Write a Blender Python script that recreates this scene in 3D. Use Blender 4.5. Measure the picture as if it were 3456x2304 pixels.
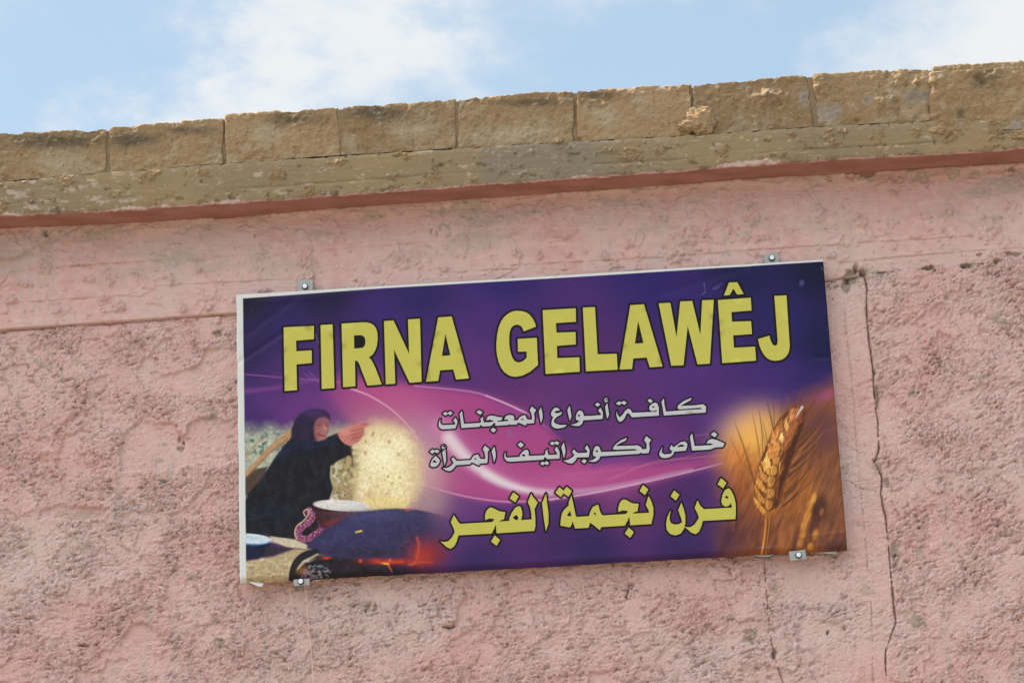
import bpy, bmesh, math, random
import numpy as np
from mathutils import Vector, Matrix, geometry

# ------------------------------------------------------------------ camera, world, sun, exposure
S = bpy.context.scene
for o in list(bpy.data.objects): bpy.data.objects.remove(o)
COL = S.collection

SIGN_Z = 3.78                                  # height of the middle of the sign
W0, H0, F0 = 3456.0, 2304.0, 8524.0            # photograph size, focal length in its pixels (55 mm on APS-C)
YAW, PITCH, ROLL = -0.0440, 0.2935, -0.0496
CAM = np.array([0.2950, -8.150, SIGN_Z - 2.190])
_f = np.array([math.sin(YAW)*math.cos(PITCH), math.cos(YAW)*math.cos(PITCH), math.sin(PITCH)])
_r0 = np.array([math.cos(YAW), -math.sin(YAW), 0.0]); _u0 = np.cross(_r0, _f)
CR = math.cos(ROLL)*_r0 + math.sin(ROLL)*_u0
CU = -math.sin(ROLL)*_r0 + math.cos(ROLL)*_u0
CF = _f
cam = bpy.data.objects.new('camera', bpy.data.cameras.new('camera')); COL.objects.link(cam)
cam.matrix_world = Matrix([[CR[0], CU[0], -CF[0], CAM[0]], [CR[1], CU[1], -CF[1], CAM[1]],
                           [CR[2], CU[2], -CF[2], CAM[2]], [0, 0, 0, 1]])
cam.data.sensor_width = 36.0; cam.data.lens = F0/W0*36.0
cam.data.clip_end = 2000.0
S.camera = cam

def pxray(x, y):
    return CF + (x-W0/2)/F0*CR - (y-H0/2)/F0*CU
def at(x, y, Y):
    """photo pixel -> point on the vertical plane y = Y"""
    d = pxray(x, y); t = (Y-CAM[1])/d[1]
    return CAM + t*d
def to_px(P):
    d = P-CAM; z = d@CF
    return W0/2 + F0*(d@CR)/z, H0/2 - F0*(d@CU)/z

SUN_DIR = Vector((-0.52, 0.060, 0.80)).normalized()      # towards the sun: up, left and a little behind the wall
SUN_EL = math.asin(SUN_DIR.z)
SUN_AZ = math.atan2(SUN_DIR.x, SUN_DIR.y)
sun = bpy.data.objects.new('sun', bpy.data.lights.new('sun', 'SUN')); COL.objects.link(sun)
sun.rotation_euler = (-SUN_DIR).to_track_quat('-Z', 'Y').to_euler()
sun.data.energy = 4.4; sun.data.angle = math.radians(0.5); sun.data.color = (1.0, 0.93, 0.82)

S.view_settings.view_transform = 'Standard'; S.view_settings.look = 'None'
S.view_settings.gamma = 1.0; S.view_settings.use_curve_mapping = False
S.view_settings.exposure = 1.0
SKY_STRENGTH = 0.13
CLOUD = (3.30, 3.42, 3.50)          # clouds on the sun's side, seen over the roof
CLOUD_FILL = (10.5, 10.5, 10.3)         # unseen clouds outside the view, brightened to give the wall directional light
VEIL = (1.95, 2.50, 2.78)

def build_world():
    w = bpy.data.worlds.new('World'); S.world = w; w.use_nodes = True
    nt = w.node_tree; N = nt.nodes; L = nt.links; N.clear()
    def mth(op, a, b=None, c=None, clamp=False):
        n = N.new('ShaderNodeMath'); n.operation = op; n.use_clamp = clamp
        for i, v in enumerate((a, b, c)):
            if v is None: continue
            if isinstance(v, (int, float)): n.inputs[i].default_value = v
            else: L.new(v, n.inputs[i])
        return n.outputs[0]
    def smooth(v, a, b):
        n = N.new('ShaderNodeMapRange'); n.interpolation_type = 'SMOOTHSTEP'
        L.new(v, n.inputs[0]); n.inputs[1].default_value = a; n.inputs[2].default_value = b
        return n.outputs[0]
    out = N.new('ShaderNodeOutputWorld'); bg = N.new('ShaderNodeBackground'); L.new(bg.outputs[0], out.inputs[0])
    bg.inputs[1].default_value = SKY_STRENGTH
    sky = N.new('ShaderNodeTexSky'); sky.sky_type = 'NISHITA'; sky.sun_disc = False
    sky.sun_elevation = SUN_EL; sky.sun_rotation = SUN_AZ
    sky.air_density = 1.0; sky.dust_density = 2.0; sky.ozone_density = 1.0; sky.altitude = 600
    tc = N.new('ShaderNodeTexCoord'); sep = N.new('ShaderNodeSeparateXYZ'); L.new(tc.outputs['Generated'], sep.inputs[0])
    dx, dy, dz = sep.outputs
    yy = mth('MAXIMUM', dy, 0.08)
    u = mth('DIVIDE', dx, yy); v = mth('DIVIDE', dz, yy)
    def uv(px, py):
        d = pxray(px, py); return d[0]/d[1], d[2]/d[1]
    def noise(scale, detail, rough, sx=1, sy=1, sz=1, off=0.0, dist=0.0):
        mp = N.new('ShaderNodeMapping'); mp.inputs['Scale'].default_value = (sx, sy, sz)
        mp.inputs['Location'].default_value = (off, off*0.7, 0)
        mp.inputs['Rotation'].default_value = (0, math.radians(-38), 0)
        L.new(tc.outputs['Generated'], mp.inputs[0])
        n = N.new('ShaderNodeTexNoise'); n.inputs['Scale'].default_value = scale; n.inputs['Detail'].default_value = detail
        n.inputs['Roughness'].default_value = rough; n.inputs['Distortion'].default_value = dist
        L.new(mp.outputs[0], n.inputs[0]); return n.outputs[0]
    big = mth('SUBTRACT', noise(15, 8, 0.61, 1.0, 1, 1.7, 1.7, 0.2), 0.5)
    mid = mth('SUBTRACT', noise(45, 6, 0.6, 1.0, 1, 1.6, 4.1, 0.2), 0.5)
    wob = mth('ADD', mth('MULTIPLY', big, 0.17), mth('MULTIPLY', mid, 0.05))
    def side(p, q):
        """signed distance to the line p-q, positive on the right of the direction p->q (in u, v)"""
        a, b = uv(*p), uv(*q); d = np.array([b[0]-a[0], b[1]-a[1]]); d /= np.linalg.norm(d)
        n = np.array([d[1], -d[0]]); c = -(n[0]*a[0]+n[1]*a[1])
        return mth('ADD', mth('ADD', mth('MULTIPLY', u, float(n[0])), mth('MULTIPLY', v, float(n[1]))), float(c))
    dL = mth('ADD', side((260, 420), (560, 20)), wob)
    dR = mth('ADD', mth('MULTIPLY', side((1610, 330), (2230, -20)), -1.0), wob)
    main = mth('MULTIPLY', smooth(dL, -0.022, 0.050), smooth(dR, -0.035, 0.075))
    thin = mth('ADD', mth('MULTIPLY', smooth(mth('ADD', big, mth('MULTIPLY', mid, 0.8)), -0.22, 0.18), 0.56), 0.42)
    main = mth('MULTIPLY', main, thin)
    dC = mth('ADD', side((2900, 250), (3150, -60)), mth('MULTIPLY', wob, 0.8))
    right = smooth(dC, -0.025, 0.045)
    dW = mth('ADD', mth('MULTIPLY', side((-60, 130), (150, -60)), -1.0), mth('MULTIPLY', wob, 0.6))
    left = mth('MULTIPLY', smooth(dW, -0.02, 0.06), 0.55)
    haze = mth('MULTIPLY', smooth(mth('ADD', noise(9, 5, 0.55, 1, 1, 2.2, 7.3, 0.4), mth('MULTIPLY', mid, 0.25)), 0.50, 0.85), 0.30)
    front = mth('MAXIMUM', mth('MAXIMUM', main, right), mth('MAXIMUM', left, haze))
    isfront = smooth(dy, 0.55, 0.8)
    rest = mth('MULTIPLY', smooth(mth('ADD', noise(2.6, 8, 0.6, 1, 1, 1.8, 2.2, 0.4), mth('ADD', mth('MULTIPLY', dz, 0.42), mth('MULTIPLY', dx, -0.20))), 0.62, 0.84), 0.95)  # unseen clouds, gathered high and left to light the wall from there
    mx = N.new('ShaderNodeMix'); mx.data_type = 'FLOAT'
    L.new(isfront, mx.inputs['Factor']); L.new(rest, mx.inputs[2]); L.new(front, mx.inputs[3])
    up = smooth(dz, 0.0, 0.08)
    fac = mth('MULTIPLY', mx.outputs[0], up)
    mc = N.new('ShaderNodeMix'); mc.data_type = 'RGBA'
    L.new(fac, mc.inputs['Factor']); L.new(sky.outputs[0], mc.inputs[6]); mw = N.new('ShaderNodeMix'); mw.data_type = 'RGBA'; L.new(isfront, mw.inputs['Factor'])
    mw.inputs[6].default_value = (*CLOUD_FILL, 1); mw.inputs[7].default_value = (*CLOUD, 1); L.new(mw.outputs[2], mc.inputs[7])
    mv = N.new('ShaderNodeMix'); mv.data_type = 'RGBA'; mv.inputs['Factor'].default_value = 0.62
    L.new(sky.outputs[0], mv.inputs[6]); mv.inputs[7].default_value = (*VEIL, 1); L.new(mv.outputs[2], mc.inputs[6])
    L.new(mc.outputs[2], bg.inputs[0])
build_world()

# ------------------------------------------------------------------ helpers
def tag(o, label=None, cat=None, group=None, kind=None):
    if label: o['label'] = label
    if cat: o['category'] = cat
    if group: o['group'] = group
    if kind: o['kind'] = kind
    return o
def empty(name, loc):
    o = bpy.data.objects.new(name, None); COL.objects.link(o); o.location = loc; o.empty_display_size = 0.1
    return o
def mesh_obj(name, V, Fq, mat, parent=None, col=None, smooth=True):
    """V (n,3) world coordinates; Fq (m,k) faces, or a list of face tuples"""
    V = np.asarray(V, dtype=np.float64)
    loc = np.zeros(3)
    if parent is not None:
        p = parent; 
        while p is not None: loc += np.array(p.location); p = p.parent
    V = V-loc
    me = bpy.data.meshes.new(name)
    if isinstance(Fq, np.ndarray):
        n, k = Fq.shape
        me.vertices.add(len(V)); me.vertices.foreach_set('co', V.astype(np.float32).ravel())
        me.loops.add(n*k); me.loops.foreach_set('vertex_index', Fq.astype(np.int32).ravel())
        me.polygons.add(n); me.polygons.foreach_set('loop_start', np.arange(0, n*k, k, dtype=np.int32))
        me.update(calc_edges=True)
    else:
        me.from_pydata([tuple(v) for v in V], [], [tuple(f) for f in Fq]); me.update()
    if smooth: me.polygons.foreach_set('use_smooth', np.ones(len(me.polygons), dtype=bool))
    if col is not None:
        c = np.ones((len(V), 4), dtype=np.float32); c[:, :3] = col
        a = me.color_attributes.new('Col', 'FLOAT_COLOR', 'POINT'); a.data.foreach_set('color', c.ravel())
    me.materials.append(mat)
    me.validate()
    o = bpy.data.objects.new(name, me); COL.objects.link(o)
    if parent is not None: o.parent = parent
    return o
def grid_faces(nr, nc):
    i = np.arange(nr*nc).reshape(nr, nc)
    return np.stack([i[:-1, :-1], i[:-1, 1:], i[1:, 1:], i[1:, :-1]], -1).reshape(-1, 4)

rng = np.random.RandomState(7)
PERM = rng.permutation(512).astype(np.int64); PERM = np.concatenate([PERM, PERM, PERM])
_ang = rng.rand(512)*2*np.pi
GX, GY = np.cos(_ang), np.sin(_ang)
_g3 = rng.randn(512, 3); _g3 /= np.linalg.norm(_g3, axis=1)[:, None]
def perlin(x, y, seed=0):
    x = np.asarray(x, float)+seed*17.13; y = np.asarray(y, float)+seed*31.77
    xi = np.floor(x).astype(np.int64); yi = np.floor(y).astype(np.int64)
    xf = x-xi; yf = y-yi
    u = xf*xf*xf*(xf*(xf*6-15)+10); v = yf*yf*yf*(yf*(yf*6-15)+10)
    def g(a, b, fx, fy):
        h = PERM[(PERM[a & 511]+b) & 511]
        return GX[h]*fx+GY[h]*fy
    n00 = g(xi, yi, xf, yf); n10 = g(xi+1, yi, xf-1, yf)
    n01 = g(xi, yi+1, xf, yf-1); n11 = g(xi+1, yi+1, xf-1, yf-1)
    return 1.5*((n00*(1-u)+n10*u)*(1-v)+(n01*(1-u)+n11*u)*v)
def fbm(x, y, octs=4, seed=0, gain=0.5, lac=2.03):
    s = 0; a = 1.0; t = 0
    for i in range(octs):
        s = s+a*perlin(x, y, seed+i*3); t += a; a *= gain; x = x*lac; y = y*lac
    return s/t
def billow(x, y, octs=3, seed=0, gain=0.5):
    s = 0; a = 1.0; t = 0
    for i in range(octs):
        s = s+a*(1-2*np.abs(perlin(x, y, seed+i*3))); t += a; a *= gain; x = x*2.1; y = y*2.1
    return s/t
def perlin3(x, y, z, seed=0):
    x = x+seed*7.7; y = y+seed*3.3; z = z+seed*5.1
    xi, yi, zi = [np.floor(q).astype(np.int64) for q in (x, y, z)]
    xf, yf, zf = x-xi, y-yi, z-zi
    fade = lambda t: t*t*t*(t*(t*6-15)+10)
    u, v, w = fade(xf), fade(yf), fade(zf)
    r = 0
    for a in (0, 1):
        for b in (0, 1):
            for c in (0, 1):
                h = PERM[(PERM[(PERM[(xi+a) & 511]+yi+b) & 511]+zi+c) & 511]
                g = _g3[h]
                d = g[..., 0]*(xf-a)+g[..., 1]*(yf-b)+g[..., 2]*(zf-c)
                r = r+d*(u if a else 1-u)*(v if b else 1-v)*(w if c else 1-w)
    return 1.5*r
def fbm3(x, y, z, octs=4, seed=0, gain=0.5):
    s = 0; a = 1.0; t = 0
    for i in range(octs):
        s = s+a*perlin3(x, y, z, seed+i); t += a; a *= gain; x = x*2.03; y = y*2.03; z = z*2.03
    return s/t
def sstep(v, a, b):
    t = np.clip((v-a)/(b-a), 0, 1); return t*t*(3-2*t)
def mix(a, b, t):
    return a+(b-a)*t
def lin(c):
    c = np.asarray(c, float)/255.0
    return np.where(c <= 0.04045, c/12.92, ((c+0.055)/1.055)**2.4)
def poly_dist(X, Y, pts):
    """unsigned distance to an open polyline"""
    d = np.full(X.shape, 1e9)
    for (ax, ay), (bx, by) in zip(pts[:-1], pts[1:]):
        ex, ey = bx-ax, by-ay; l2 = ex*ex+ey*ey+1e-9
        t = np.clip(((X-ax)*ex+(Y-ay)*ey)/l2, 0, 1)
        d = np.minimum(d, (X-ax-t*ex)**2+(Y-ay-t*ey)**2)
    return np.sqrt(d)
def inside(X, Y, pts):
    r = np.zeros(X.shape, bool); n = len(pts)
    for i in range(n):
        ax, ay = pts[i]; bx, by = pts[(i+1) % n]
        if ay == by: continue
        c = ((ay > Y) != (by > Y)) & (X < (bx-ax)*(Y-ay)/(by-ay)+ax)
        r ^= c
    return r
def sdf(X, Y, pts):
    d = poly_dist(X, Y, list(pts)+[pts[0]])
    return np.where(inside(X, Y, pts), -d, d)

# ------------------------------------------------------------------ materials
def material(name, base=None, rough=0.9, attr=False, speck=0.0, speck_scale=300.0, bump=0.0, bump_scale=250.0,
             metal=0.0, spec=0.3, coat=0.0, bump_detail=4.0):
    m = bpy.data.materials.new(name); m.use_nodes = True
    nt = m.node_tree; N = nt.nodes; L = nt.links
    b = N['Principled BSDF']; b.inputs['Roughness'].default_value = rough; b.inputs['Metallic'].default_value = metal
    b.inputs['Specular IOR Level'].default_value = spec; b.inputs['Coat Weight'].default_value = coat
    tc = N.new('ShaderNodeTexCoord')
    if attr:
        a = N.new('ShaderNodeAttribute'); a.attribute_name = 'Col'; c = a.outputs['Color']
    else:
        r = N.new('ShaderNodeRGB'); r.outputs[0].default_value = (*base, 1); c = r.outputs[0]
    if speck > 0:
        n = N.new('ShaderNodeTexNoise'); n.inputs['Scale'].default_value = speck_scale; n.inputs['Detail'].default_value = 5
        n.inputs['Roughness'].default_value = 0.65
        L.new(tc.outputs['Object'], n.inputs['Vector'])
        mr = N.new('ShaderNodeMapRange'); L.new(n.outputs[0], mr.inputs[0])
        mr.inputs[1].default_value = 0.25; mr.inputs[2].default_value = 0.75
        mr.inputs[3].default_value = 1-speck; mr.inputs[4].default_value = 1+speck
        mu = N.new('ShaderNodeVectorMath'); mu.operation = 'SCALE'; L.new(c, mu.inputs[0]); L.new(mr.outputs[0], mu.inputs['Scale'])
        c = mu.outputs[0]
    L.new(c, b.inputs['Base Color'])
    if bump > 0:
        n = N.new('ShaderNodeTexNoise'); n.inputs['Scale'].default_value = bump_scale; n.inputs['Detail'].default_value = bump_detail
        n.inputs['Roughness'].default_value = 0.6
        L.new(tc.outputs['Object'], n.inputs['Vector'])
        bp = N.new('ShaderNodeBump'); bp.inputs['Distance'].default_value = bump; bp.inputs['Strength'].default_value = 1.0
        L.new(n.outputs[0], bp.inputs['Height']); L.new(bp.outputs[0], b.inputs['Normal'])
    return m
M_PLASTER = material('pink_plaster', attr=True, rough=0.92, speck=0.10, speck_scale=260, bump=0.0065, bump_scale=135, spec=0.25, bump_detail=7.0)
M_BEAM = material('pink_concrete', attr=True, rough=0.9, speck=0.07, speck_scale=220, bump=0.0018, bump_scale=200, spec=0.25)
M_SLAB = material('raw_concrete', attr=True, rough=0.92, speck=0.16, speck_scale=240, bump=0.0014, bump_scale=240, spec=0.25)
M_BLOCK = material('tan_block', attr=True, rough=0.93, speck=0.16, speck_scale=260, bump=0.0035, bump_scale=150, spec=0.25)
M_PRINT = material('printed_film', attr=True, rough=0.44, spec=0.12)
M_FILM = material('white_film', (0.54, 0.55, 0.53), rough=0.55, speck=0.05, speck_scale=30, spec=0.3)
M_BACK = material('film_underside', (0.36, 0.33, 0.30), rough=0.6, speck=0.06, speck_scale=60)
M_YELLOW = material('yellow_print', (0.475, 0.450, 0.088), rough=0.5, speck=0.05, speck_scale=22, spec=0.16)
M_WHITE = material('grey_white_print', (0.46, 0.47, 0.49), rough=0.5, speck=0.05, speck_scale=25, spec=0.16)
M_STEEL = material('galvanised_steel', (0.36, 0.36, 0.34), rough=0.5, metal=0.55, speck=0.10, speck_scale=150)
M_BOLT = material('zinc_bolt', (0.80, 0.83, 0.86), rough=0.38, metal=0.6)
M_DARK = material('dark_washer', (0.03, 0.03, 0.03), rough=0.7)
M_WIRE = material('blue_wire', (0.035, 0.10, 0.22), rough=0.5)
M_THREAD = material('pink_thread', (0.72, 0.47, 0.42), rough=0.8)
M_GROUND = material('sandy_ground', (0.20, 0.165, 0.125), rough=0.95, speck=0.25, speck_scale=1.2, bump=0.02, bump_scale=6)
M_ROOF = material('roof_screed', (0.36, 0.31, 0.25), rough=0.95, speck=0.2, speck_scale=3)

# ------------------------------------------------------------------ ground
gv = np.array([[-400, -400, 0], [400, -400, 0], [400, 400, 0], [-400, 400, 0]], float)
tag(mesh_obj('ground', gv, np.array([[0, 1, 2, 3]]), M_GROUND), kind='structure')

# ------------------------------------------------------------------ building
WALL_Y = 0.055             # mean wall surface (the sign's front is y = 0)
EAVE_Y = -0.095            # front of the roof slab
BLOCK_Y = -0.083           # front of the parapet blocks
building = empty('building', (0, WALL_Y, 0))
tag(building, 'pink plastered building with a raw concrete roof edge and tan parapet blocks', 'building')

# roof slab edges on the photograph (px), fitted by straight lines in space
EDGE_B = [(0, 731), (383, 716), (899, 680), (1728, 620), (2588, 558), (3456, 505)]      # lower front edge of the slab
SLAB_T = [(0, 614), (361, 580), (765, 551), (1543, 500), (1728, 488), (2338, 455), (2753, 427), (3146, 407), (3456, 387)]
def line_z(pts, Y):
    P = np.array([at(x, y, Y) for x, y in pts])
    return P[:, 0], P[:, 2]
ebx, ebz = line_z(EDGE_B, EAVE_Y)
stx, stz = line_z(SLAB_T, EAVE_Y)
def ext(x, xs, zs):
    """interpolate, and run on level beyond both ends"""
    return np.interp(x, xs, zs)
def eave_z(x): return ext(x, ebx, ebz)
def slabtop_z(x): return ext(x, stx, stz)

XL, XR = -5.0, 5.4
STEP = 0.0032
def axis(a, b, lo, hi, step, coarse):
    """fine between lo and hi, coarse outside"""
    return np.concatenate([np.arange(a, lo, coarse), np.arange(lo, hi, step), np.arange(hi, b+1e-6, coarse)])
xs = np.concatenate([np.arange(XL, -3.2, 0.04), np.arange(-3.2, -2.05, 0.0075), np.arange(-2.05, 2.15, STEP), np.arange(2.15, 3.4, 0.0075), np.arange(3.4, XR+1e-6, 0.04)])

PINK = np.array([0.625, 0.420, 0.395]); PINK2 = np.array([0.600, 0.350, 0.325]); PALE = np.array([0.655, 0.495, 0.470])
GREY = np.array([0.350, 0.305, 0.255]); GREYB = np.array([0.50, 0.415, 0.375]); MORTAR = np.array([0.285, 0.250, 0.195])
DEEP = np.array([0.375, 0.180, 0.158])

SEAM = [(0, 1115), (400, 1087), (800, 1059), (1500, 1020), (2300, 975), (2800, 946), (2918, 926), (3124, 906), (3270, 895), (3456, 868)]
CRACK_MAIN = [(2880, 905), (2918, 926), (2927, 977), (2924, 1043), (2933, 1152), (2940, 1200), (2948, 1262), (2951, 1336), (2962, 1431), (2966, 1519),
              (2951, 1563), (2977, 1608), (2973, 1666), (2988, 1740), (2995, 1813), (3003, 1887), (3010, 1975), (3021, 2070), (3025, 2100),
              (2999, 2166), (2988, 2203), (2992, 2304), (2996, 2420)]
CRACK_2 = [(2578, 1850), (2580, 1900), (2584, 1960), (2588, 2010), (2591, 2070), (2606, 2181), (2612, 2210), (2625, 2250), (2643, 2304), (2660, 2380)]
PIL_IN = [(2846, 1000), (2848, 1028), (2858, 1150), (2872, 1262), (2890, 1480), (2904, 1666), (2922, 1850), (2940, 2034), (2948, 2304), (2950, 2400)]
CRACKS = [  # (polyline, half width px, depth m)
    (CRACK_MAIN, 3.3, 0.024), (CRACK_2, 1.6, 0.014), (PIL_IN, 2.6, 0.006),
    ([(2973, 1662), (2935, 1655), (2910, 1650), (2860, 1622), (2838, 1630)], 1.6, 0.006),
    ([(2995, 1806), (2955, 1800), (2915, 1780), (2870, 1765)], 1.3, 0.004),
    ([(2951, 1536), (2900, 1530), (2850, 1500), (2828, 1470)], 1.2, 0.004),
    ([(2600, 2190), (2540, 2150), (2500, 2130)], 1.0, 0.003),
]
# board joints and lines on the smooth beam
BEAM_LINES = [
    [(0, 975), (40, 920), (300, 897), (700, 871), (990, 856), (1300, 830), (1728, 801)],
    [(0, 1030), (220, 1015), (440, 1000)], [(540, 970), (760, 957), (1000, 945)],
    [(1728, 793), (2050, 775)], [(1728, 900), (2050, 882), (2257, 870), (2470, 852), (2830, 830)],
    [(2880, 822), (3060, 812), (3280, 799)], [(200, 905), (420, 890), (700, 880)], [(1500, 925), (1728, 912)],
    [(2830, 890), (3000, 872), (3200, 855), (3456, 838)],
]
FLAT = [  # trowelled-flat patches in the rough plaster: polygon, depth, roughness kept
    ([(404, 1518), (425, 1455), (470, 1422), (560, 1428), (600, 1432), (606, 1475), (650, 1480), (690, 1500), (680, 1560), (560, 1590), (405, 1590)], -0.006, 0.28),
    ([(690, 1180), (745, 1170), (800, 1175), (800, 1330), (760, 1345), (640, 1330), (500, 1320), (510, 1275), (600, 1255), (670, 1230)], -0.004, 0.38),
    ([(630, 1430), (720, 1400), (800, 1440), (800, 1560), (700, 1580), (640, 1520)], -0.003, 0.35),
    ([(405, 2155), (440, 2110), (480, 2095), (530, 2130), (560, 2168), (470, 2172)], -0.007, 0.25),
    ([(672, 2150), (690, 2110), (740, 2095), (775, 2120), (770, 2150), (720, 2158)], -0.006, 0.25),
    ([(130, 1720), (200, 1706), (370, 1716), (350, 1745), (250, 1760), (130, 1752)], -0.005, 0.25),
    ([(110, 1560), (140, 1530), (175, 1525), (190, 1555), (150, 1570)], -0.005, 0.4),
    ([(1545, 2040), (1580, 2005), (1590, 2080), (1600, 2105), (1540, 2112), (1505, 2112), (1540, 2090)], -0.006, 0.3),
    ([(1790, 2035), (1850, 2025), (1870, 2080), (1800, 2095)], -0.004, 0.4),
    ([(260, 2260), (330, 2270), (300, 2304), (250, 2304)], -0.005, 0.3),
    ([(1990, 2262), (2040, 2270), (2110, 2300), (2090, 2360), (1980, 2360)], -0.004, 0.3),
    ([(2700, 2080), (2830, 2100), (2900, 2220), (2880, 2304), (2760, 2304), (2690, 2200)], -0.003, 0.4),
    ([(2600, 1880), (2780, 1880), (2860, 1960), (2800, 2050), (2640, 2020), (2600, 1950)], -0.002, 0.5),
    ([(3000, 2080), (3060, 2060), (3110, 2100), (3100, 2150), (3040, 2160)], -0.003, 0.5),
]
PITS = [  # x, y, rx, ry (px), depth: holes and slots
    (2117, 1995, 4, 26, 0.014), (2128, 1978, 9, 8, 0.010), (1240, 2052, 7, 14, 0.012), (1266, 2050, 6, 16, 0.012),
    (1512, 2113, 26, 4, 0.016), (287, 2177, 20, 5, 0.015), (2793, 2132, 5, 4, 0.014), (2613, 2208, 7, 17, 0.020),
    (603, 1478, 4, 14, 0.010), (620, 1496, 4, 10, 0.012), (607, 1515, 12, 8, 0.010),
    (2872, 932, 24, 20, 0.020), (2857, 960, 14, 24, 0.017), (2888, 905, 8, 14, 0.016), (2821, 970, 9, 7, 0.010), (2912, 918, 10, 14, 0.017),
    (3132, 908, 20, 9, 0.020), (3258, 898, 19, 10, 0.020), (3360, 888, 10, 8, 0.014), (3420, 860, 24, 7, 0.014), (3305, 860, 9, 6, 0.010),
    (2952, 1260, 6, 8, 0.020), (2960, 1340, 9, 36, 0.016), (2990, 1632, 12, 14, 0.010), (3015, 1860, 10, 30, 0.008), (2955, 1555, 9, 9, 0.012),
    (160, 795, 7, 12, 0.012), (2795, 607, 10, 8, 0.010), (3412, 572, 8, 7, 0.012), (2925, 590, 26, 8, 0.008), (1455, 792, 3, 9, 0.006), (1475, 790, 3, 9, 0.006),
    (735, 1125, 14, 9, 0.010), (860, 800, 3, 8, 0.006), (1262, 1395, 6, 4, 0.01), (455, 1150, 16, 6, 0.006), (2795, 965, 5, 7, 0.008), (2805, 1012, 5, 5, 0.006),
    (2245, 905, 3, 3, 0.006), (3140, 2380, 10, 10, 0.01), (260, 1395, 7, 5, 0.008),
]
GREYS = [  # x, y, rx, ry, strength: spots where the paint is gone
    (735, 2170, 17, 24, 1.0), (725, 2095, 12, 12, 0.8), (780, 2040, 9, 34, 0.7), (715, 1410, 34, 22, 0.75), (700, 1380, 40, 12, 0.5), (258, 1735, 95, 12, 0.5),
    (1012, 1987, 20, 14, 1.0), (2465, 2082, 22, 14, 0.9), (2535, 2140, 22, 30, 0.75), (3088, 2098, 26, 22, 0.9), (3365, 1075, 18, 26, 0.8), (3385, 1092, 16, 14, 0.8),
    (2930, 1990, 36, 20, 0.6), (2616, 1985, 12, 16, 0.7), (2665, 2175, 20, 10, 0.8), (2872, 938, 28, 26, 0.8), (2920, 915, 26, 12, 0.9), (2965, 928, 24, 12, 0.8),
    (3138, 912, 24, 9, 1.0), (3262, 900, 24, 10, 1.0), (2962, 1345, 9, 40, 0.9), (2998, 1635, 16, 16, 0.8), (3020, 1870, 14, 50, 0.75), (2955, 1580, 14, 20, 0.7),
    (2850, 1580, 16, 18, 0.6), (3300, 1275, 40, 12, 0.5), (545, 1628, 14, 9, 0.7), (375, 1657, 16, 7, 0.6), (78, 1640, 9, 9, 0.7), (765, 1632, 12, 9, 0.6), (155, 1622, 12, 6, 0.5),
    (160, 800, 18, 14, 0.9), (300, 795, 16, 18, 0.8), (700, 770, 26, 12, 0.7), (1270, 728, 44, 10, 0.7), (1490, 720, 30, 14, 0.7), (2915, 603, 44, 12, 0.95), (3110, 597, 50, 12, 0.75),
    (3290, 585, 24, 14, 0.8), (3210, 590, 26, 14, 0.8), (2150, 640, 30, 14, 0.8), (2420, 575, 70, 8, 0.7), (1060, 985, 34, 16, 0.6), (740, 1125, 16, 12, 0.9), (1435, 1960, 10, 16, 0.5),
    (1620, 1990, 24, 8, 0.4), (1230, 2040, 20, 12, 0.3), (540, 1465, 10, 8, 0.3), (290, 1350, 10, 6, 0.4), (1280, 1955, 10, 8, 0.5), (2450, 1990, 8, 6, 0.5), (2490, 2100, 8, 6, 0.5),
]
BEAM_BLOBS = [(375, 955, 14, 18), (455, 932, 14, 12), (580, 948, 9, 24), (672, 918, 10, 10), (349, 1020, 16, 18), (408, 1032, 16, 20), (620, 1042, 14, 14), (712, 1043, 14, 10), (1264, 907, 24, 14),
    (1352, 889, 38, 24), (1502, 911, 20, 14), (1036, 885, 30, 34), (1040, 930, 24, 22), (38, 1014, 18, 16), (195, 1052, 18, 14), (300, 950, 24, 9), (2536, 727, 30, 36), (2764, 722, 26, 26), (2903, 746, 24, 20),
    (2463, 781, 12, 14), (2558, 808, 62, 12), (2340, 800, 60, 34), (2290, 860, 60, 30), (2121, 828, 22, 18), (1919, 863, 12, 14), (1823, 862, 14, 20), (1742, 862, 20, 14), (2080, 895, 26, 14), (2040, 870, 20, 16),
    (3117, 735, 26, 12), (3197, 712, 26, 24), (3344, 771, 40, 44), (3366, 862, 34, 22), (2815, 868, 24, 12), (1900, 800, 40, 8), (3400, 690, 30, 14), (900, 985, 30, 8), (160, 900, 30, 30), (90, 960, 24, 14), (3010, 660, 20, 12), (1650, 700, 24, 12), (2240, 740, 20, 10)]
FLAKE = [(0, 880), (60, 875), (110, 850), (190, 800), (215, 815), (235, 826), (270, 800), (300, 790), (330, 806), (355, 812), (400, 803), (460, 795), (520, 785),
         (565, 792), (600, 785), (640, 765), (700, 750), (760, 738), (850, 730), (950, 730), (1000, 745), (1060, 720), (1180, 735), (1240, 725), (1300, 730),
         (1345, 750), (1400, 735), (1440, 710), (1560, 700), (1728, 690), (1900, 665), (2120, 650), (2170, 655), (2240, 648), (2500, 622), (2620, 632), (2760, 618), (2900, 585),
         (3100, 592), (3160, 610), (3220, 600), (3290, 575), (3456, 568)]

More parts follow.
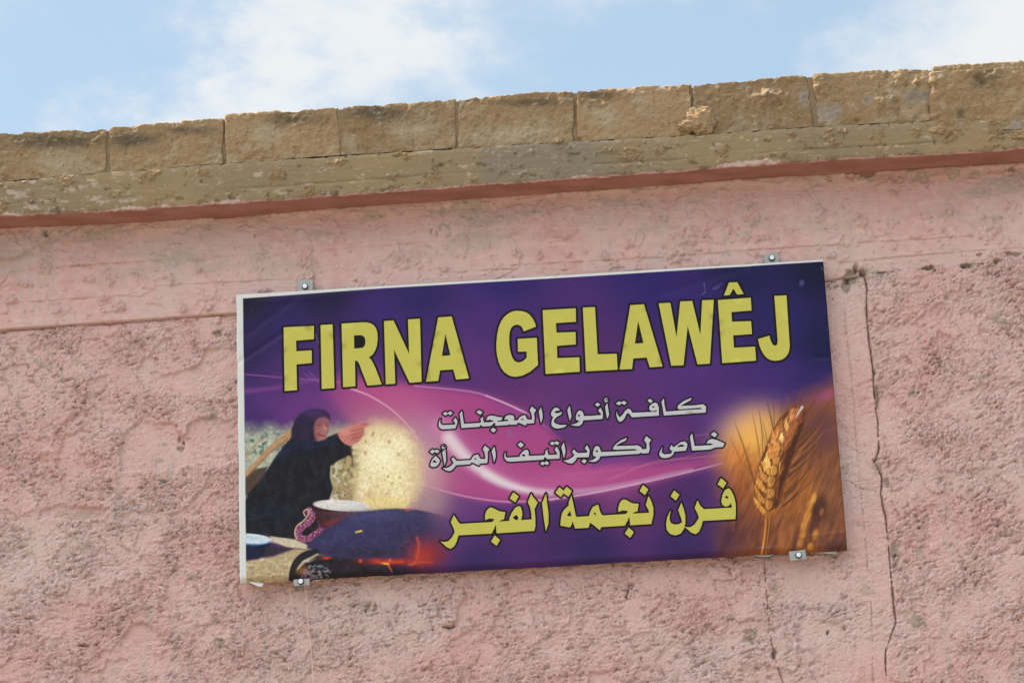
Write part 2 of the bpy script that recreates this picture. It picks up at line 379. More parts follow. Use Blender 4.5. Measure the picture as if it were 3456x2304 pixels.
def wall_fields(X, Z):
    """height (towards the street) and paint colour of the wall at X, Z"""
    P = np.stack([X, np.full_like(X, WALL_Y), Z], -1)
    U, V = to_px(P)
    wu = U+10*fbm(X*18, Z*18, 4, 40, 0.6)+5*perlin(X*80, Z*80, 41); wv = V+10*fbm(X*18, Z*18, 4, 45, 0.6)+5*perlin(X*80, Z*80, 46)
    seam = np.interp(U, *zip(*SEAM)) + 1.3*fbm(X*14, Z*0+3, 3, 5)
    beam = sstep(seam-V, -1.5, 2.5)
    crackx = np.interp(V, [p[1] for p in CRACK_MAIN], [p[0] for p in CRACK_MAIN])
    pilx = np.interp(V, [p[1] for p in PIL_IN], [p[0] for p in PIL_IN])
    rightz = sstep(wu-crackx, -3, 5)
    pil = sstep(wu, 2560, 2700)*(1-rightz)*sstep(V, 900, 1000)         # smoother trowelled strip beside the sign
    pil = np.where(V > 1850, pil*sstep(wu-pilx, -130, 10), pil)
    # rough rendered plaster: dragged lumps, steps and pits
    wx = 0.012*fbm(X*5, Z*5, 2, 3); wz = 0.012*fbm(X*5, Z*5, 2, 4)
    th = np.where(rightz > 0.5, math.radians(24), math.radians(8)); ca, sa = np.cos(th), np.sin(th)
    A = (X+wx)*ca+(Z+wz)*sa; B_ = -(X+wx)*sa+(Z+wz)*ca                       # along and across the trowel's sweep
    dragz = Z+0.10*X
    coarse = sstep(fbm(X*2.3, Z*2.3, 3, 27), -0.15, 0.20)
    f1 = fbm(A*40, B_*84, 4, 1, 0.64); f2 = fbm(A*22, B_*46, 4, 9, 0.64); n3 = fbm(X*125, Z*140, 3, 15, 0.6)
    f = f1*(0.65+0.35*(1-coarse))+f2*(0.25+0.65*coarse)
    n1 = f1
    rough = 0.0105*(np.minimum(f, 0.08+0.08*coarse)-0.02)+0.0062*n3+0.0030*fbm(X*190, Z*215, 2, 23)
    rough -= 0.0056*sstep(-f, 0.22, 0.50)
    lump = fbm(X*6, Z*7, 3, 21); rough = rough*np.clip(0.95+1.5*lump, 0.35, 1.7)
    amp = np.ones_like(X); off = 0.0022*fbm(X*2.5, Z*2.5, 2, 71)
    layer = fbm(X*6.5, Z*6.5, 4, 60)+0.10*f1+0.04*n3
    off = off+0.0055*sstep(layer, 0.14, 0.17)-0.005*sstep(-layer, 0.26, 0.29)
    amp = amp*(1-0.45*sstep(-layer, 0.28, 0.31))
    for pts, dz, keep in FLAT:
        q = np.array(pts); m = (wu > q[:, 0].min()-30) & (wu < q[:, 0].max()+30) & (wv > q[:, 1].min()-30) & (wv < q[:, 1].max()+30)
        if not m.any(): continue
        d = sdf(wu[m], wv[m], pts); k = sstep(-d, -3, 4)
        edge = np.exp(-(d/10)**2)*sstep(d, -4, 3)
        k = k*(0.75+0.25*sstep(fbm(X[m]*9, Z[m]*9, 3, 67), -0.25, 0.1)); amp[m] = mix(amp[m], keep+0.06, k); off[m] = mix(off[m], dz*1.35-0.001, k)+0.0015*edge
    pa = mix(amp, 0.38, pil)
    h_pl = rough*pa+off*(1-0.6*pil)+0.006*pil+0.013*rightz
    # smooth cast beam: board grain, blobs, flaked skin below the eave
    zb = Z+0.065*X
    grain = 0.0014*fbm(X*9, zb*160, 3, 81)+0.0016*fbm(X*30, zb*60, 3, 85)
    bl = fbm(X*11, Z*12, 3, 91); blob = sstep(bl+0.3*fbm(X*50, Z*50, 3, 92), 0.24, 0.42)
    bl2 = fbm(X*24, Z*28, 2, 97); blob = np.maximum(0.6*blob, 0.6*sstep(bl2+0.25*fbm(X*70, Z*70, 2, 98), 0.42, 0.60))
    for x, y, rx, ry in BEAM_BLOBS:
        m = (abs(U-x) < rx*2+15) & (abs(V-y) < ry*2+15)
        if m.any(): blob[m] = np.maximum(blob[m], 1.25*(1-sstep(np.sqrt(((wu[m]-x)/rx)**2+((wv[m]-y)/ry)**2)+0.9*fbm(X[m]*40, Z[m]*40, 3, 94), 0.55, 1.1)))
    h_be = grain+blob*(0.0025+0.012*np.clip(0.35+fbm(X*55, Z*55, 4, 95, 0.65), 0, 1))+0.0025*fbm(X*4, Z*4, 2, 99)
    for pts in BEAM_LINES:
        q = np.array(pts); m = (U > q[:, 0].min()-5) & (U < q[:, 0].max()+5) & (V > q[:, 1].min()-20) & (V < q[:, 1].max()+20)
        if not m.any(): continue
        d = poly_dist(wu[m]*0.25+U[m]*0.75, wv[m]*0.25+V[m]*0.75, pts)
        h_be[m] -= 0.0050*np.exp(-(d/2.6)**2)*(0.35+0.65*sstep(fbm(X[m]*16, Z[m]*4, 2, 55), -0.2, 0.25))
        step = np.interp(U[m], q[:, 0], q[:, 1])-V[m]
        h_be[m] += 0.0028*sstep(step, -2, 2)*np.exp(-np.clip(step, 0, None)/22)
    fl = np.interp(U, *zip(*FLAKE))+9*fbm(X*30, Z*30, 3, 33)
    skin = sstep(fl-V, -1.5, 2.0)
    h_be += 0.0150*skin+skin*0.0040*fbm(X*40, Z*40, 3, 34)
    patch2 = fbm(X*4.2, Z*5.5, 4, 36); sk2 = sstep(patch2, 0.16, 0.18)
    h_be += 0.0038*sk2
    pore = perlin(X*75, Z*75, 37); h_be -= 0.004*sstep(pore, 0.62, 0.72)*sstep(perlin(X*8, Z*8, 38), 0.0, 0.3)
    beam_off = np.interp(U, [0, 1200, 2700, 2950, 3456], [0.012, 0.010, 0.007, 0.004, 0.003])
    h = mix(h_pl, h_be+beam_off, beam)
    groove = np.exp(-((V-seam-2)/2.4)**2)*(0.50+0.50*sstep(fbm(X*9, Z*0, 2, 57), -0.25, 0.2))
    h -= 0.015*groove
    # cracks, pits
    crk = np.zeros_like(X)
    for pts, hw, dep in CRACKS:
        q = np.array(pts); m = (U > q[:, 0].min()-25) & (U < q[:, 0].max()+25) & (V > q[:, 1].min()-25) & (V < q[:, 1].max()+25)
        if not m.any(): continue
        d = poly_dist(U[m]+0.25*(wu[m]-U[m]), V[m]+0.25*(wv[m]-V[m]), pts)
        hv = hw*(0.05+1.20*np.clip(0.45+1.5*fbm(X[m]*7, Z[m]*9, 3, 53), 0, 1)); k = np.exp(-(d/hv)**2); h[m] -= dep*k; crk[m] = np.maximum(crk[m], k*min(1, dep/0.012))
    pitm = np.zeros_like(X)
    for x, y, rx, ry, dep in PITS:
        m = (abs(U-x) < rx*2+20) & (abs(V-y) < ry*2+20)
        if not m.any(): continue
        d = np.sqrt(((wu[m]-x)/rx)**2+((wv[m]-y)/ry)**2)
        k = 1-sstep(d, 0.75, 1.25); h[m] -= dep*k; pitm[m] = np.maximum(pitm[m], k)
    # ---- paint
    t = fbm(X*3.2, Z*3.2, 4, 111); t2 = fbm(X*28, Z*34, 3, 115)
    c = PINK+(PINK2-PINK)*np.clip(0.30+1.3*t, 0, 1)[..., None]
    sp = sstep(fbm(A*40, B_*84, 4, 163, 0.6), 0.16, 0.42); c = c+(np.array([0.60, 0.30, 0.27])-c)*(0.50*sp*(1-beam))[..., None]  # deeper pink specks stand in for the reddish shade in the pits
    dust = sstep(fbm(X*1.3, Z*2.2, 4, 167), -0.05, 0.35); c = c+(np.array([0.60, 0.475, 0.440])-c)*(0.65*dust*(1-beam))[..., None]
    c = c*(1-0.10*beam)[..., None]
    c = c+(PALE-c)*(np.clip(0.25+0.9*t2, 0, 1)*0.6)[..., None]
    worn = sstep(fbm(X*2.6, Z*3.4, 4, 121)+0.35*fbm(X*20, Z*26, 3, 123), 0.10, 0.38)
    c = c+(GREYB-c)*(0.42*worn*beam)[..., None]
    stain = sstep(fbm(X*3.0, Z*9, 4, 131)+0.3*fbm(X*50, Z*50, 2, 133), 0.06, 0.36)*beam*sstep(880-V+0.07*(1728-U), -60, 120)
    c = c+(GREY*1.05-c)*(0.62*stain)[..., None]
    chip = sstep(fbm(X*34, Z*30, 3, 141)+0.55*fbm(X*4, Z*4, 3, 143), 0.50, 0.60)
    c = c+(GREY-c)*(0.75*chip)[..., None]
    run = sstep(fbm(X*16, Z*1.6, 4, 171)+0.35*fbm(X*60, Z*9, 3, 173), 0.12, 0.42)*sstep(fbm(X*1.1, Z*1.0, 2, 175), -0.15, 0.25)
    c = c+(GREYB*0.92-c)*(0.40*run)[..., None]
    for x, y, rx, ry, s in GREYS:
        m = (abs(U-x) < rx*2+24) & (abs(V-y) < ry*2+24)
        if not m.any(): continue
        wz = 14*fbm(X[m]*55, Z[m]*55, 3, 151); 
        d = np.sqrt(((wu[m]-x+wz)/rx)**2+((wv[m]-y+wz*0.7)/ry)**2)
        k = 0.8*s*(1-sstep(d+0.9*fbm(X[m]*38, Z[m]*38, 3, 153), 0.75, 1.0)); c[m] = c[m]+(MORTAR*1.15-c[m])*k[..., None]
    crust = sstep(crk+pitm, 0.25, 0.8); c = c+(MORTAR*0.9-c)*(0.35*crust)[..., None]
    return h, c, seam-V

def build_wall():
    zj = float(np.max(ebz))
    zs = np.concatenate([np.arange(0.0, 1.6, 0.05), np.arange(1.6, SIGN_Z-1.42, 0.010), np.arange(SIGN_Z-1.42, 4.2, STEP)])
    # rows: fixed up to z = 4.2, then stretched so that the last row meets the underside of the slab
    nz = 170
    zlow = zs[zs < 4.2-1e-4]
    X1, Zl = np.meshgrid(xs, zlow)
    tt = np.linspace(0, 1, nz)[:, None]
    Zu = 4.2+(eave_z(xs)[None, :]+0.012-4.2)*tt
    Z = np.concatenate([Zl, Zu], 0); X = np.broadcast_to(xs, Z.shape).copy()
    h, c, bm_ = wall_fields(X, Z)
    Vv = np.stack([X, WALL_Y-h, Z], -1)
    nr, nc = X.shape
    F = grid_faces(nr, nc)
    above = (bm_ > 0)
    fa = above[:-1, :-1].ravel()
    Vf, Cf = Vv.reshape(-1, 3), c.reshape(-1, 3)
    def sub(mask, name, mat):
        f = F[mask]; used = np.unique(f); remap = np.full(len(Vf), -1); remap[used] = np.arange(len(used))
        return mesh_obj(name, Vf[used], remap[f], mat, building, Cf[used])
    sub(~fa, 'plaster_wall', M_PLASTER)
    sub(fa, 'concrete_beam', M_BEAM)
build_wall()

def build_sides():
    """the rest of the building's shell: side walls, back wall and flat roof behind the parapet"""
    y0, y1 = WALL_Y+0.05, 6.0
    zt = 4.45
    v = []; f = []
    def box(a, b):
        n = len(v)
        for z in (a[2], b[2]):
            for x, y in ((a[0], a[1]), (b[0], a[1]), (b[0], b[1]), (a[0], b[1])): v.append((x, y, z))
        f.extend([(n, n+3, n+2, n+1), (n+4, n+5, n+6, n+7), (n, n+1, n+5, n+4), (n+1, n+2, n+6, n+5), (n+2, n+3, n+7, n+6), (n+3, n, n+4, n+7)])
    box((XL, y0, 0), (XL+0.2, y1, zt)); box((XR-0.2, y0, 0), (XR, y1, zt)); box((XL+0.2, y1-0.2, 0), (XR-0.2, y1, zt))
    m = material('pink_render', tuple(PINK), rough=0.92, speck=0.15, speck_scale=20, bump=0.004, bump_scale=60)
    mesh_obj('side_wall', np.array(v), f, m, building, smooth=False)
build_sides()

TAN = np.array([0.305, 0.215, 0.122]); TAN2 = np.array([0.240, 0.155, 0.080]); CON = np.array([0.272, 0.200, 0.112]); CONG = np.array([0.215, 0.170, 0.108])
LIME = np.array([0.40, 0.335, 0.24]); UMBER = np.array([0.095, 0.075, 0.048]); PKW = np.array([0.50, 0.37, 0.33])

def build_slab():
    """roof slab: pink underside, raw front, narrow top ledge, swept along the wall"""
    # profile parameter: underside (back to front), front (up), ledge (front to back)
    nu = 30; nf = 46; nl = 14
    X = []
    U0 = np.linspace(0, 1, nu); F0_ = np.linspace(0, 1, nf)[1:]; L0 = np.linspace(0, 1, nl)[1:]
    xx = xs
    zb = eave_z(xx); zt = slabtop_z(xx)
    # irregular paint skin lip along the lower edge
    lip = 0.014*fbm(xx*7, xx*0, 5, 201, 0.6)+0.007*fbm(xx*40, xx*0, 3, 205)
    rows = []; kinds = []; params = []
    back = WALL_Y+0.02
    for t in U0:
        rows.append(np.stack([xx, np.full_like(xx, back+(EAVE_Y-back)*t), zb+0.0*xx], -1)); kinds.append(0); params.append(t)
    for t in F0_:
        rows.append(np.stack([xx, np.full_like(xx, EAVE_Y), zb+(zt-zb)*t], -1)); kinds.append(1); params.append(t)
    for t in L0:
        rows.append(np.stack([xx, np.full_like(xx, EAVE_Y)+0.16*t, zt], -1)); kinds.append(2); params.append(t)
    V = np.stack(rows, 0); K = np.array(kinds)[:, None]+np.zeros_like(xx)[None]; T = np.array(params)[:, None]+np.zeros_like(xx)[None]
    Xg, Yg, Zg = V[..., 0], V[..., 1], V[..., 2]
    Up, Vp = to_px(V)
    hgt = (Zg-zb[None])
    # front displacement
    zc = Zg+0.06*Xg
    d = 0.0012*fbm(Xg*7, zc*120, 3, 211)+0.0014*fbm(Xg*30, zc*45, 3, 214)+0.003*fbm(Xg*3, zc*6, 2, 217)
    bl = fbm(Xg*13, zc*15, 3, 221); blob = sstep(bl+0.35*fbm(Xg*55, zc*60, 3, 225), 0.24, 0.42)
    d += blob*(0.002+0.013*np.abs(fbm(Xg*60, zc*60, 3, 223)))
    board = np.exp(-((T-0.36-0.05*fbm(Xg*5, Xg*0, 2, 231))/0.03)**2)*sstep(fbm(Xg*3, Xg*0, 2, 233), -0.25, 0.1)
    d -= 0.004*board
    hole = sstep(fbm(Xg*20, zc*26, 3, 241), 0.38, 0.5); d -= 0.006*hole
    fr = (K == 1)
    Y2 = Yg-np.where(fr, d, 0)
    Y2 = np.where((K == 2), Yg-np.where(T < 0.25, d, 0)*(1-T*4), Y2)
    # broken arris: pull the two front edges back and chip them
    chipb = sstep(fbm(Xg*16, Xg*0+2, 4, 251), 0.0, 0.45)
    eb = np.exp(-hgt/0.010)*fr; Y2 = Y2+eb*(0.004+0.012*chipb)
    et = np.exp(-(zt[None]-Zg)/0.008)*fr; ct = 0.004+0.010*sstep(fbm(Xg*22, Xg*0+5, 4, 253), -0.1, 0.5); Y2 = Y2+et*ct
    Z2 = Zg+0.0
    und = (K == 0)
    Z2 = np.where(und, Zg+0.0030*fbm(Xg*14, Yg*14, 3, 261)+0.0016*fbm(Xg*60, Yg*60, 3, 263)-0.012*np.clip(1-T/0.22, 0, 1)**2*(0.6+1.2*fbm(Xg*8, Yg*0, 3, 264))+lip[None]*0.6*np.clip((T-0.5)*2, 0, 1)**2, Z2)
    Z2 = np.where(fr, Z2+lip[None]*0.6*np.exp(-hgt/0.02), Z2)
    Z2 = np.where(K == 2, Z2+0.003*fbm(Xg*40, Yg*40, 3, 265), Z2)
    # colour
    c = CON+(CONG-CON)*np.clip(0.5+1.1*fbm(Xg*2.2, zc*6, 4, 271), 0, 1)[..., None]
    c = c+(TAN2-c)*(0.75*np.clip(blob+0.35*sstep(fbm(Xg*8, zc*10, 3, 273), 0.0, 0.4), 0, 1))[..., None]
    greyp = sstep(Up+20*fbm(Xg*20, zc*20, 2, 275), 1600, 1640)*(1-sstep(Up, 1950, 2150)); c = c+(np.array([0.195, 0.170, 0.130])-c)*(0.65*greyp)[..., None]
    scr = sstep(fbm(Xg*26, zc*150, 2, 281), 0.36, 0.46)*sstep(fbm(Xg*4, zc*6, 2, 283), -0.2, 0.2); c = c+(LIME*1.05-c)*(0.55*scr)[..., None]
    lime = sstep(fbm(Xg*14, zc*34, 4, 285)+0.45*fbm(Xg*60, zc*110, 3, 286)+0.30*(1-sstep(Up, 100, 700))-0.06, 0.30, 0.52); c = c+(np.array([0.44, 0.355, 0.29])-c)*(0.7*lime)[..., None]
    blot = sstep(fbm(Xg*13, zc*26, 4, 287)+0.5*fbm(Xg*60, zc*70, 3, 288)+0.32*np.exp(-hgt/0.03), 0.40, 0.62); c = c+(UMBER-c)*(0.75*blot)[..., None]  # dark brown blots, thicker towards the slab's lower edge
    pin = 0.004+0.020*sstep(fbm(Xg*3.2, Xg*0+9, 4, 291), -0.05, 0.4)+0.010*fbm(Xg*40, zc*40, 3, 293)
    pinkb = sstep(pin-hgt, -0.002, 0.003); c = c+(PKW-c)*(0.9*pinkb)[..., None]
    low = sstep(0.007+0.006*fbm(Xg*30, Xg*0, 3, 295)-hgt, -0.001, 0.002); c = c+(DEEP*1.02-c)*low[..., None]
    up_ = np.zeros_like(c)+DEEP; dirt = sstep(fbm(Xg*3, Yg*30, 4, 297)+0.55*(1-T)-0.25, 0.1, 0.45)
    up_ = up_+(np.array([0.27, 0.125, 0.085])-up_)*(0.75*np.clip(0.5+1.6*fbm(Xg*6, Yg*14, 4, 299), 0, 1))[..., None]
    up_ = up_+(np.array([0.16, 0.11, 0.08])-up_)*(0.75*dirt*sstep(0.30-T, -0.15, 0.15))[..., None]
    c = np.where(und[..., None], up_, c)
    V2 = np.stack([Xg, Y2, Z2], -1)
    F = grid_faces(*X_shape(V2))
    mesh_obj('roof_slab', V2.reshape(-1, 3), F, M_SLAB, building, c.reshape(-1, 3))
    # deck of the roof behind the parapet
    zr = float(np.min(zt))-0.02
    mesh_obj('roof_deck', np.array([[XL, 0.055, zr], [XR, 0.055, zr], [XR, 6.0, zr], [XL, 6.0, zr]]), np.array([[0, 1, 2, 3]]), M_ROOF, building)
def X_shape(V): return V.shape[0], V.shape[1]
build_slab()

# parapet blocks: top-left, top-right, bottom-right, bottom-left on the photograph
BLOCKS = [
    [(-392, 473), (-38, 452), (-38, 618), (-395, 642)],
    [(-30, 449), (361, 434), (357, 582), (-34, 616)],
    [(371, 428), (753, 397), (753, 551), (366, 582)],
    [(760, 386), (1141, 361), (1147, 524), (762, 552)],
    [(1152, 359), (1538, 334), (1538, 500), (1154, 524)],
    [(1547, 331), (1933, 303), (1939, 477), (1548, 500)],
    [(1943, 304), (2332, 282), (2334, 456), (1949, 477)],
    [(2340, 287), (2727, 250), (2744, 428), (2343, 456)],
    [(2746, 250), (3136, 229), (3141, 407), (2760, 428)],
    [(3145, 223), (3540, 200), (3550, 440), (3150, 443)],
    [(3548, 199), (3930, 174), (3940, 360), (3556, 386)],
]
BLOBS = [(2610, 338, 55, 30, 0.016), (2590, 320, 30, 20, 0.012), (2770, 290, 30, 45, 0.010), (3080, 290, 60, 40, 0.010), (2990, 350, 40, 34, 0.010),
         (2990, 300, 90, 60, 0.006), (2160, 345, 60, 50, 0.004), (1650, 420, 90, 70, -0.005), (560, 560, 60, 14, -0.006), (1760, 420, 110, 60, -0.004), (2350, 395, 30, 40, 0.012)]
DARKT = [(180, 475, 190, 24), (440, 470, 90, 24), (640, 440, 90, 16), (1270, 380, 90, 30), (1810, 345, 130, 14), (2010, 322, 90, 12), (3330, 270, 50, 30), (3240, 390, 14, 18), (1000, 400, 100, 20)]
PALEB = [(240, 555, 130, 40), (1650, 455, 90, 34), (1800, 440, 90, 36), (1400, 440, 110, 40), (2050, 400, 60, 40), (900, 450, 60, 50)]
GREYB2 = [(2715, 330, 22, 34), (2790, 385, 50, 34), (3090, 330, 50, 20), (3430, 430, 30, 30), (2930, 340, 20, 14)]
def build_block(q, idx):
    dep = 0.19
    P = np.array([at(x, y, BLOCK_Y) for x, y in q])              # tl, tr, br, bl
    wid = np.linalg.norm(P[1]-P[0]); hei = abs(P[0, 2]-P[3, 2])
    nu, nv, nd = int(wid/STEP), int(hei/STEP), 34
    faces = []
    def face(u, v, w): faces.append((u, v, w))
    a, b = np.meshgrid(np.linspace(0, 1, nu), np.linspace(0, 1, nv)); face(a, b, np.zeros_like(a))            # front
    a, b = np.meshgrid(np.linspace(0, 1, nu), np.linspace(0, 1, nd)); face(a, np.ones_like(a), b)             # top
    a2, b2 = np.meshgrid(np.linspace(1, 0, nd), np.linspace(0, 1, nv)); face(np.zeros_like(a2), b2, a2)       # left
    face(np.ones_like(a2), b2, a2[:, ::-1])                                                                  # right
    a, b = np.meshgrid(np.linspace(1, 0, nu//4), np.linspace(0, 1, nv//4)); face(a, b, np.ones_like(a))       # back
    VV, FF, CC = [], [], []; base = 0
    r = 0.006
    proud = 0.012 if idx == 9 else 0.0
    for u, v, w in faces:
        top = P[0]+(P[1]-P[0])*u[..., None]; bot = P[3]+(P[2]-P[3])*u[..., None]
        p = bot+(top-bot)*v[..., None]; p = p.copy(); p[..., 1] += w*dep
        # outward direction with rounded arrises
        du = np.minimum(u, 1-u)*wid; dv = np.minimum(v+9*(v < 0.5), 1-v)*hei; dw = np.minimum(w, 1-w)*dep
        nx = np.where(u < 0.5, -1, 1)*np.clip(1-du/r, 0, 1); nz = np.clip(1-dv/r, 0, 1)*np.where(v < 0.5, 0, 1)
        ny = np.where(w < 0.5, -1, 1)*np.clip(1-dw/r, 0, 1)
        n = np.stack([nx, ny, nz], -1); ln = np.linalg.norm(n, axis=-1)[..., None]
        corner = np.clip(ln[..., 0]-1, 0, 1)
        n = n/np.maximum(ln, 1e-6)
        x, y, z = p[..., 0], p[..., 1], p[..., 2]
        Up, Vp = to_px(p)
        d = 0.0070*fbm3(x*22, y*22, z*22, 4, 13+idx, 0.65)+0.0045*fbm3(x*6, y*6, z*6, 2, 21+idx)
        d = d-0.004*sstep(fbm3(x*95, y*95, z*95, 2, 17+idx), 0.42, 0.6)+0.003*fbm3(x*60, y*60, z*60, 2, 18)
        d = d-0.003*corner-0.014*np.clip(ln[..., 0]-0.4, 0, 1)*sstep(fbm3(x*12, y*12, z*12, 4, 19+idx, 0.6), 0.02, 0.45)
        rough = np.zeros_like(x)
        for bx, by, rx, ry, dd in BLOBS:
            k = np.exp(-(((Up-bx)/rx)**2+((Vp-by)/ry)**2)**1.5)*(w < 0.5)
            rough += k*(dd*(0.55+1.3*fbm3(x*40, y*40, z*40, 3, 23)))
        if idx == 9: rough += 0.006*fbm3(x*30, y*30, z*30, 3, 29)+proud*(v < 0.9)
        d = d+rough
        p = p+n*d[..., None]
        t = fbm3(x*4, y*4, z*6, 4, 31+idx); t2 = fbm3(x*18, y*18, z*18, 3, 37)
        c = TAN+(TAN2-TAN)*np.clip(0.4+1.0*t, 0, 1)[..., None]
        c = c*(0.86+0.26*((idx*37) % 7)/7.0)
        c = c+(LIME*0.85-c)*(0.45*sstep(t2, 0.05, 0.4))[..., None]
        for bx, by, rx, ry in PALEB:
            k = np.exp(-(((Up-bx)/rx)**2+((Vp-by)/ry)**2)*1.2); c = c+(np.array([0.33, 0.265, 0.175])-c)*(np.clip(0.9*k+0.5*k*t2*2, 0, 1))[..., None]
        for bx, by, rx, ry in DARKT:
            k = np.clip(np.exp(-(((Up-bx)/rx)**2+((Vp-by)/ry)**2))*(1.0+1.6*t2), 0, 1); c = c+(UMBER-c)*(0.88*k)[..., None]
        for bx, by, rx, ry in GREYB2:
            k = 1-sstep(np.sqrt(((Up-bx)/rx)**2+((Vp-by)/ry)**2)+0.8*t2, 0.7, 1.2); c = c+(np.array([0.26, 0.225, 0.185])-c)*(0.85*k)[..., None]
        scr = sstep(fbm(x*24, z*150+x*6, 2, 301), 0.40, 0.50); c = c+(LIME*1.1-c)*(0.4*scr*(w == 0))[..., None]
        por = sstep(fbm3(x*95, y*95, z*95, 2, 17+idx), 0.44, 0.6); c = c+(UMBER*1.2-c)*(0.4*por)[..., None]  # pores in the block coloured darker
        VV.append(p.reshape(-1, 3)); CC.append(c.reshape(-1, 3)); FF.append(grid_faces(*u.shape)+base); base += u.size
    V = np.concatenate(VV); C = np.concatenate(CC); F = np.concatenate(FF)
    key = np.round(V*20000).astype(np.int64); _, first, inv = np.unique(key, axis=0, return_index=True, return_inverse=True)
    V, C, F = V[first], C[first], inv.ravel()[F]
    mesh_obj('parapet_block', V, F, M_BLOCK, building, C)
def next_block(q, side, jit):
    """one more block in line with the last one (beyond the photograph)"""
    q = [np.array(p, float) for p in q]; d = (q[1]-q[0])*1.0; d2 = (q[2]-q[3])*1.0; g = 9.0
    e, e2 = d/np.linalg.norm(d)*g, d2/np.linalg.norm(d2)*g
    n = [q[0]+side*(d+e), q[1]+side*(d+e), q[2]+side*(d2+e2), q[3]+side*(d2+e2)]
    n[0][1] += jit; n[1][1] += jit*0.5
    return [tuple(p) for p in n]
for k in range(4):
    BLOCKS.insert(0, next_block(BLOCKS[0], -1, (4, -5, 3, -2)[k])); BLOCKS.append(next_block(BLOCKS[-1], 1, (-4, 5, -3, 2)[k]))
for i, q in enumerate(BLOCKS): build_block(q, i-4)

def build_mortar():
    """dried mortar squeezed between block and slab, and thin mortar bed in the joints"""
    # joint backing
    mj = material('mortar_bed', (0.215, 0.155, 0.092), rough=0.95, speck=0.25, speck_scale=120, bump=0.003, bump_scale=150)
    for k in range(1, len(BLOCKS)):
        l, r_ = BLOCKS[k-1], BLOCKS[k]
        a, b = at(*l[1], BLOCK_Y), at(*r_[0], BLOCK_Y); c, d = at(*r_[3], BLOCK_Y), at(*l[2], BLOCK_Y)
        lift = np.array([0, (0.008, 0.005, 0.009, 0.003, 0.005, 0.008, 0.010, 0.006, 0.010, 0.005)[(k-5) % 10], 0]); dp = np.array([0, 0.15, 0]); dn = np.array([0, 0, -0.010]); sh = np.array([0.004, 0, 0])
        V = [P+lift for P in (a+dn-sh, b+dn+sh, c+sh, d-sh)]+[P+dp for P in (a+dn-sh, b+dn+sh, c+sh, d-sh)]
        mesh_obj('mortar_joint', np.array(V), [(0, 3, 2, 1), (0, 1, 5, 4), (4, 5, 6, 7), (2, 3, 7, 6), (0, 4, 7, 3), (1, 2, 6, 5)], mj, building, smooth=False)
    lumps = [(2362, 412, 0.052, 0.046, 5), (2320, 424, 0.030, 0.022, 6), (3168, 442, 0.034, 0.024, 7), (1885, 482, 0.018, 0.010, 9), (2672, 455, 0.012, 0.012, 11), (3455, 455, 0.05, 0.02, 12)]
    for x, y, rx, rz, sd in lumps:
        c = at(x, y, BLOCK_Y-0.004)
        nth, nph = 70, 36
        th = np.linspace(0, 2*np.pi, nth); ph = np.linspace(0.02, np.pi-0.02, nph); TH, PH = np.meshgrid(th, ph)
        n = np.stack([np.cos(TH)*np.sin(PH), np.sin(TH)*np.sin(PH)*1.0, np.cos(PH)], -1)
        d = 1+0.75*fbm3(n[..., 0]*1.6, n[..., 1]*1.6, n[..., 2]*1.6, 3, sd)+0.22*fbm3(n[..., 0]*7, n[..., 1]*7, n[..., 2]*7, 3, sd+3)
        V = c+n*d[..., None]*np.array([rx, 0.015, rz])
        t = fbm3(V[..., 0]*30, V[..., 1]*30, V[..., 2]*30, 3, 2)
        C = TAN*1.08+(TAN2-TAN)*np.clip(0.4+t, 0, 1)[..., None]
        mesh_obj('mortar_lump', V.reshape(-1, 3), grid_faces(nph, nth), M_BLOCK, building, C.reshape(-1, 3))
build_mortar()

# ------------------------------------------------------------------ the sign
SW, SH = 2.0, 1.0
TH = -0.004
CORN = [(797, 993), (2778, 879), (2859, 1851), (809, 1966)]
sign = empty('shop_sign', (0, 0, SIGN_Z-SH/2))
tag(sign, 'purple bakery sign with yellow lettering, a printed baker and wheat, fixed to the pink wall', 'sign')
def sgn(u, v, y):
    """sign coordinates (metres from its middle) -> world"""
    c, s = math.cos(TH), math.sin(TH)
    return np.stack([u*c-v*s, y, SIGN_Z+u*s+v*c], -1)
def px_sign(x, y):
    p = at(x, y, 0.0); c, s = math.cos(TH), math.sin(TH)
    dx, dz = p[0], p[2]-SIGN_Z
    return dx*c+dz*s, -dx*s+dz*c
def film_y(u, v):
    """slack of the printed film: soft waves, corner pulls and a few creases"""
    y = 0.0016*fbm(u*2.2, v*3.0, 2, 401)+0.0006*fbm(u*9, v*3, 2, 405)
    def crease(a, b, w, d):
        pa, pb = px_sign(*a), px_sign(*b)
        dd = poly_dist(u, v, [pa, pb]); return d*np.exp(-(dd/w)**2)
    y = y+crease((800, 1225), (965, 1115), 0.010, 0.0035)+crease((830, 1130), (990, 1010), 0.013, 0.0022)
    y = y+crease((880, 1020), (1240, 985), 0.012, -0.002)+crease((2230, 990), (2520, 900), 0.016, 0.0022)+crease((2760, 1205), (2800, 1205), 0.008, 0.003)
    y = y+crease((2700, 1812), (2860, 1795), 0.006, -0.002)+crease((1260, 1000), (1330, 1060), 0.02, 0.0015)
    # film rolls back round the lower edge of the box
    e = np.clip((v+SH/2)/0.022, 0, 1); y = y+0.016*(1-e)**2
    e2 = np.clip((SW/2-np.abs(u))/0.006, 0, 1); y = y+0.004*(1-e2)**2
    e3 = np.clip((SH/2-v)/0.006, 0, 1); y = y+0.004*(1-e3)**2
    return y

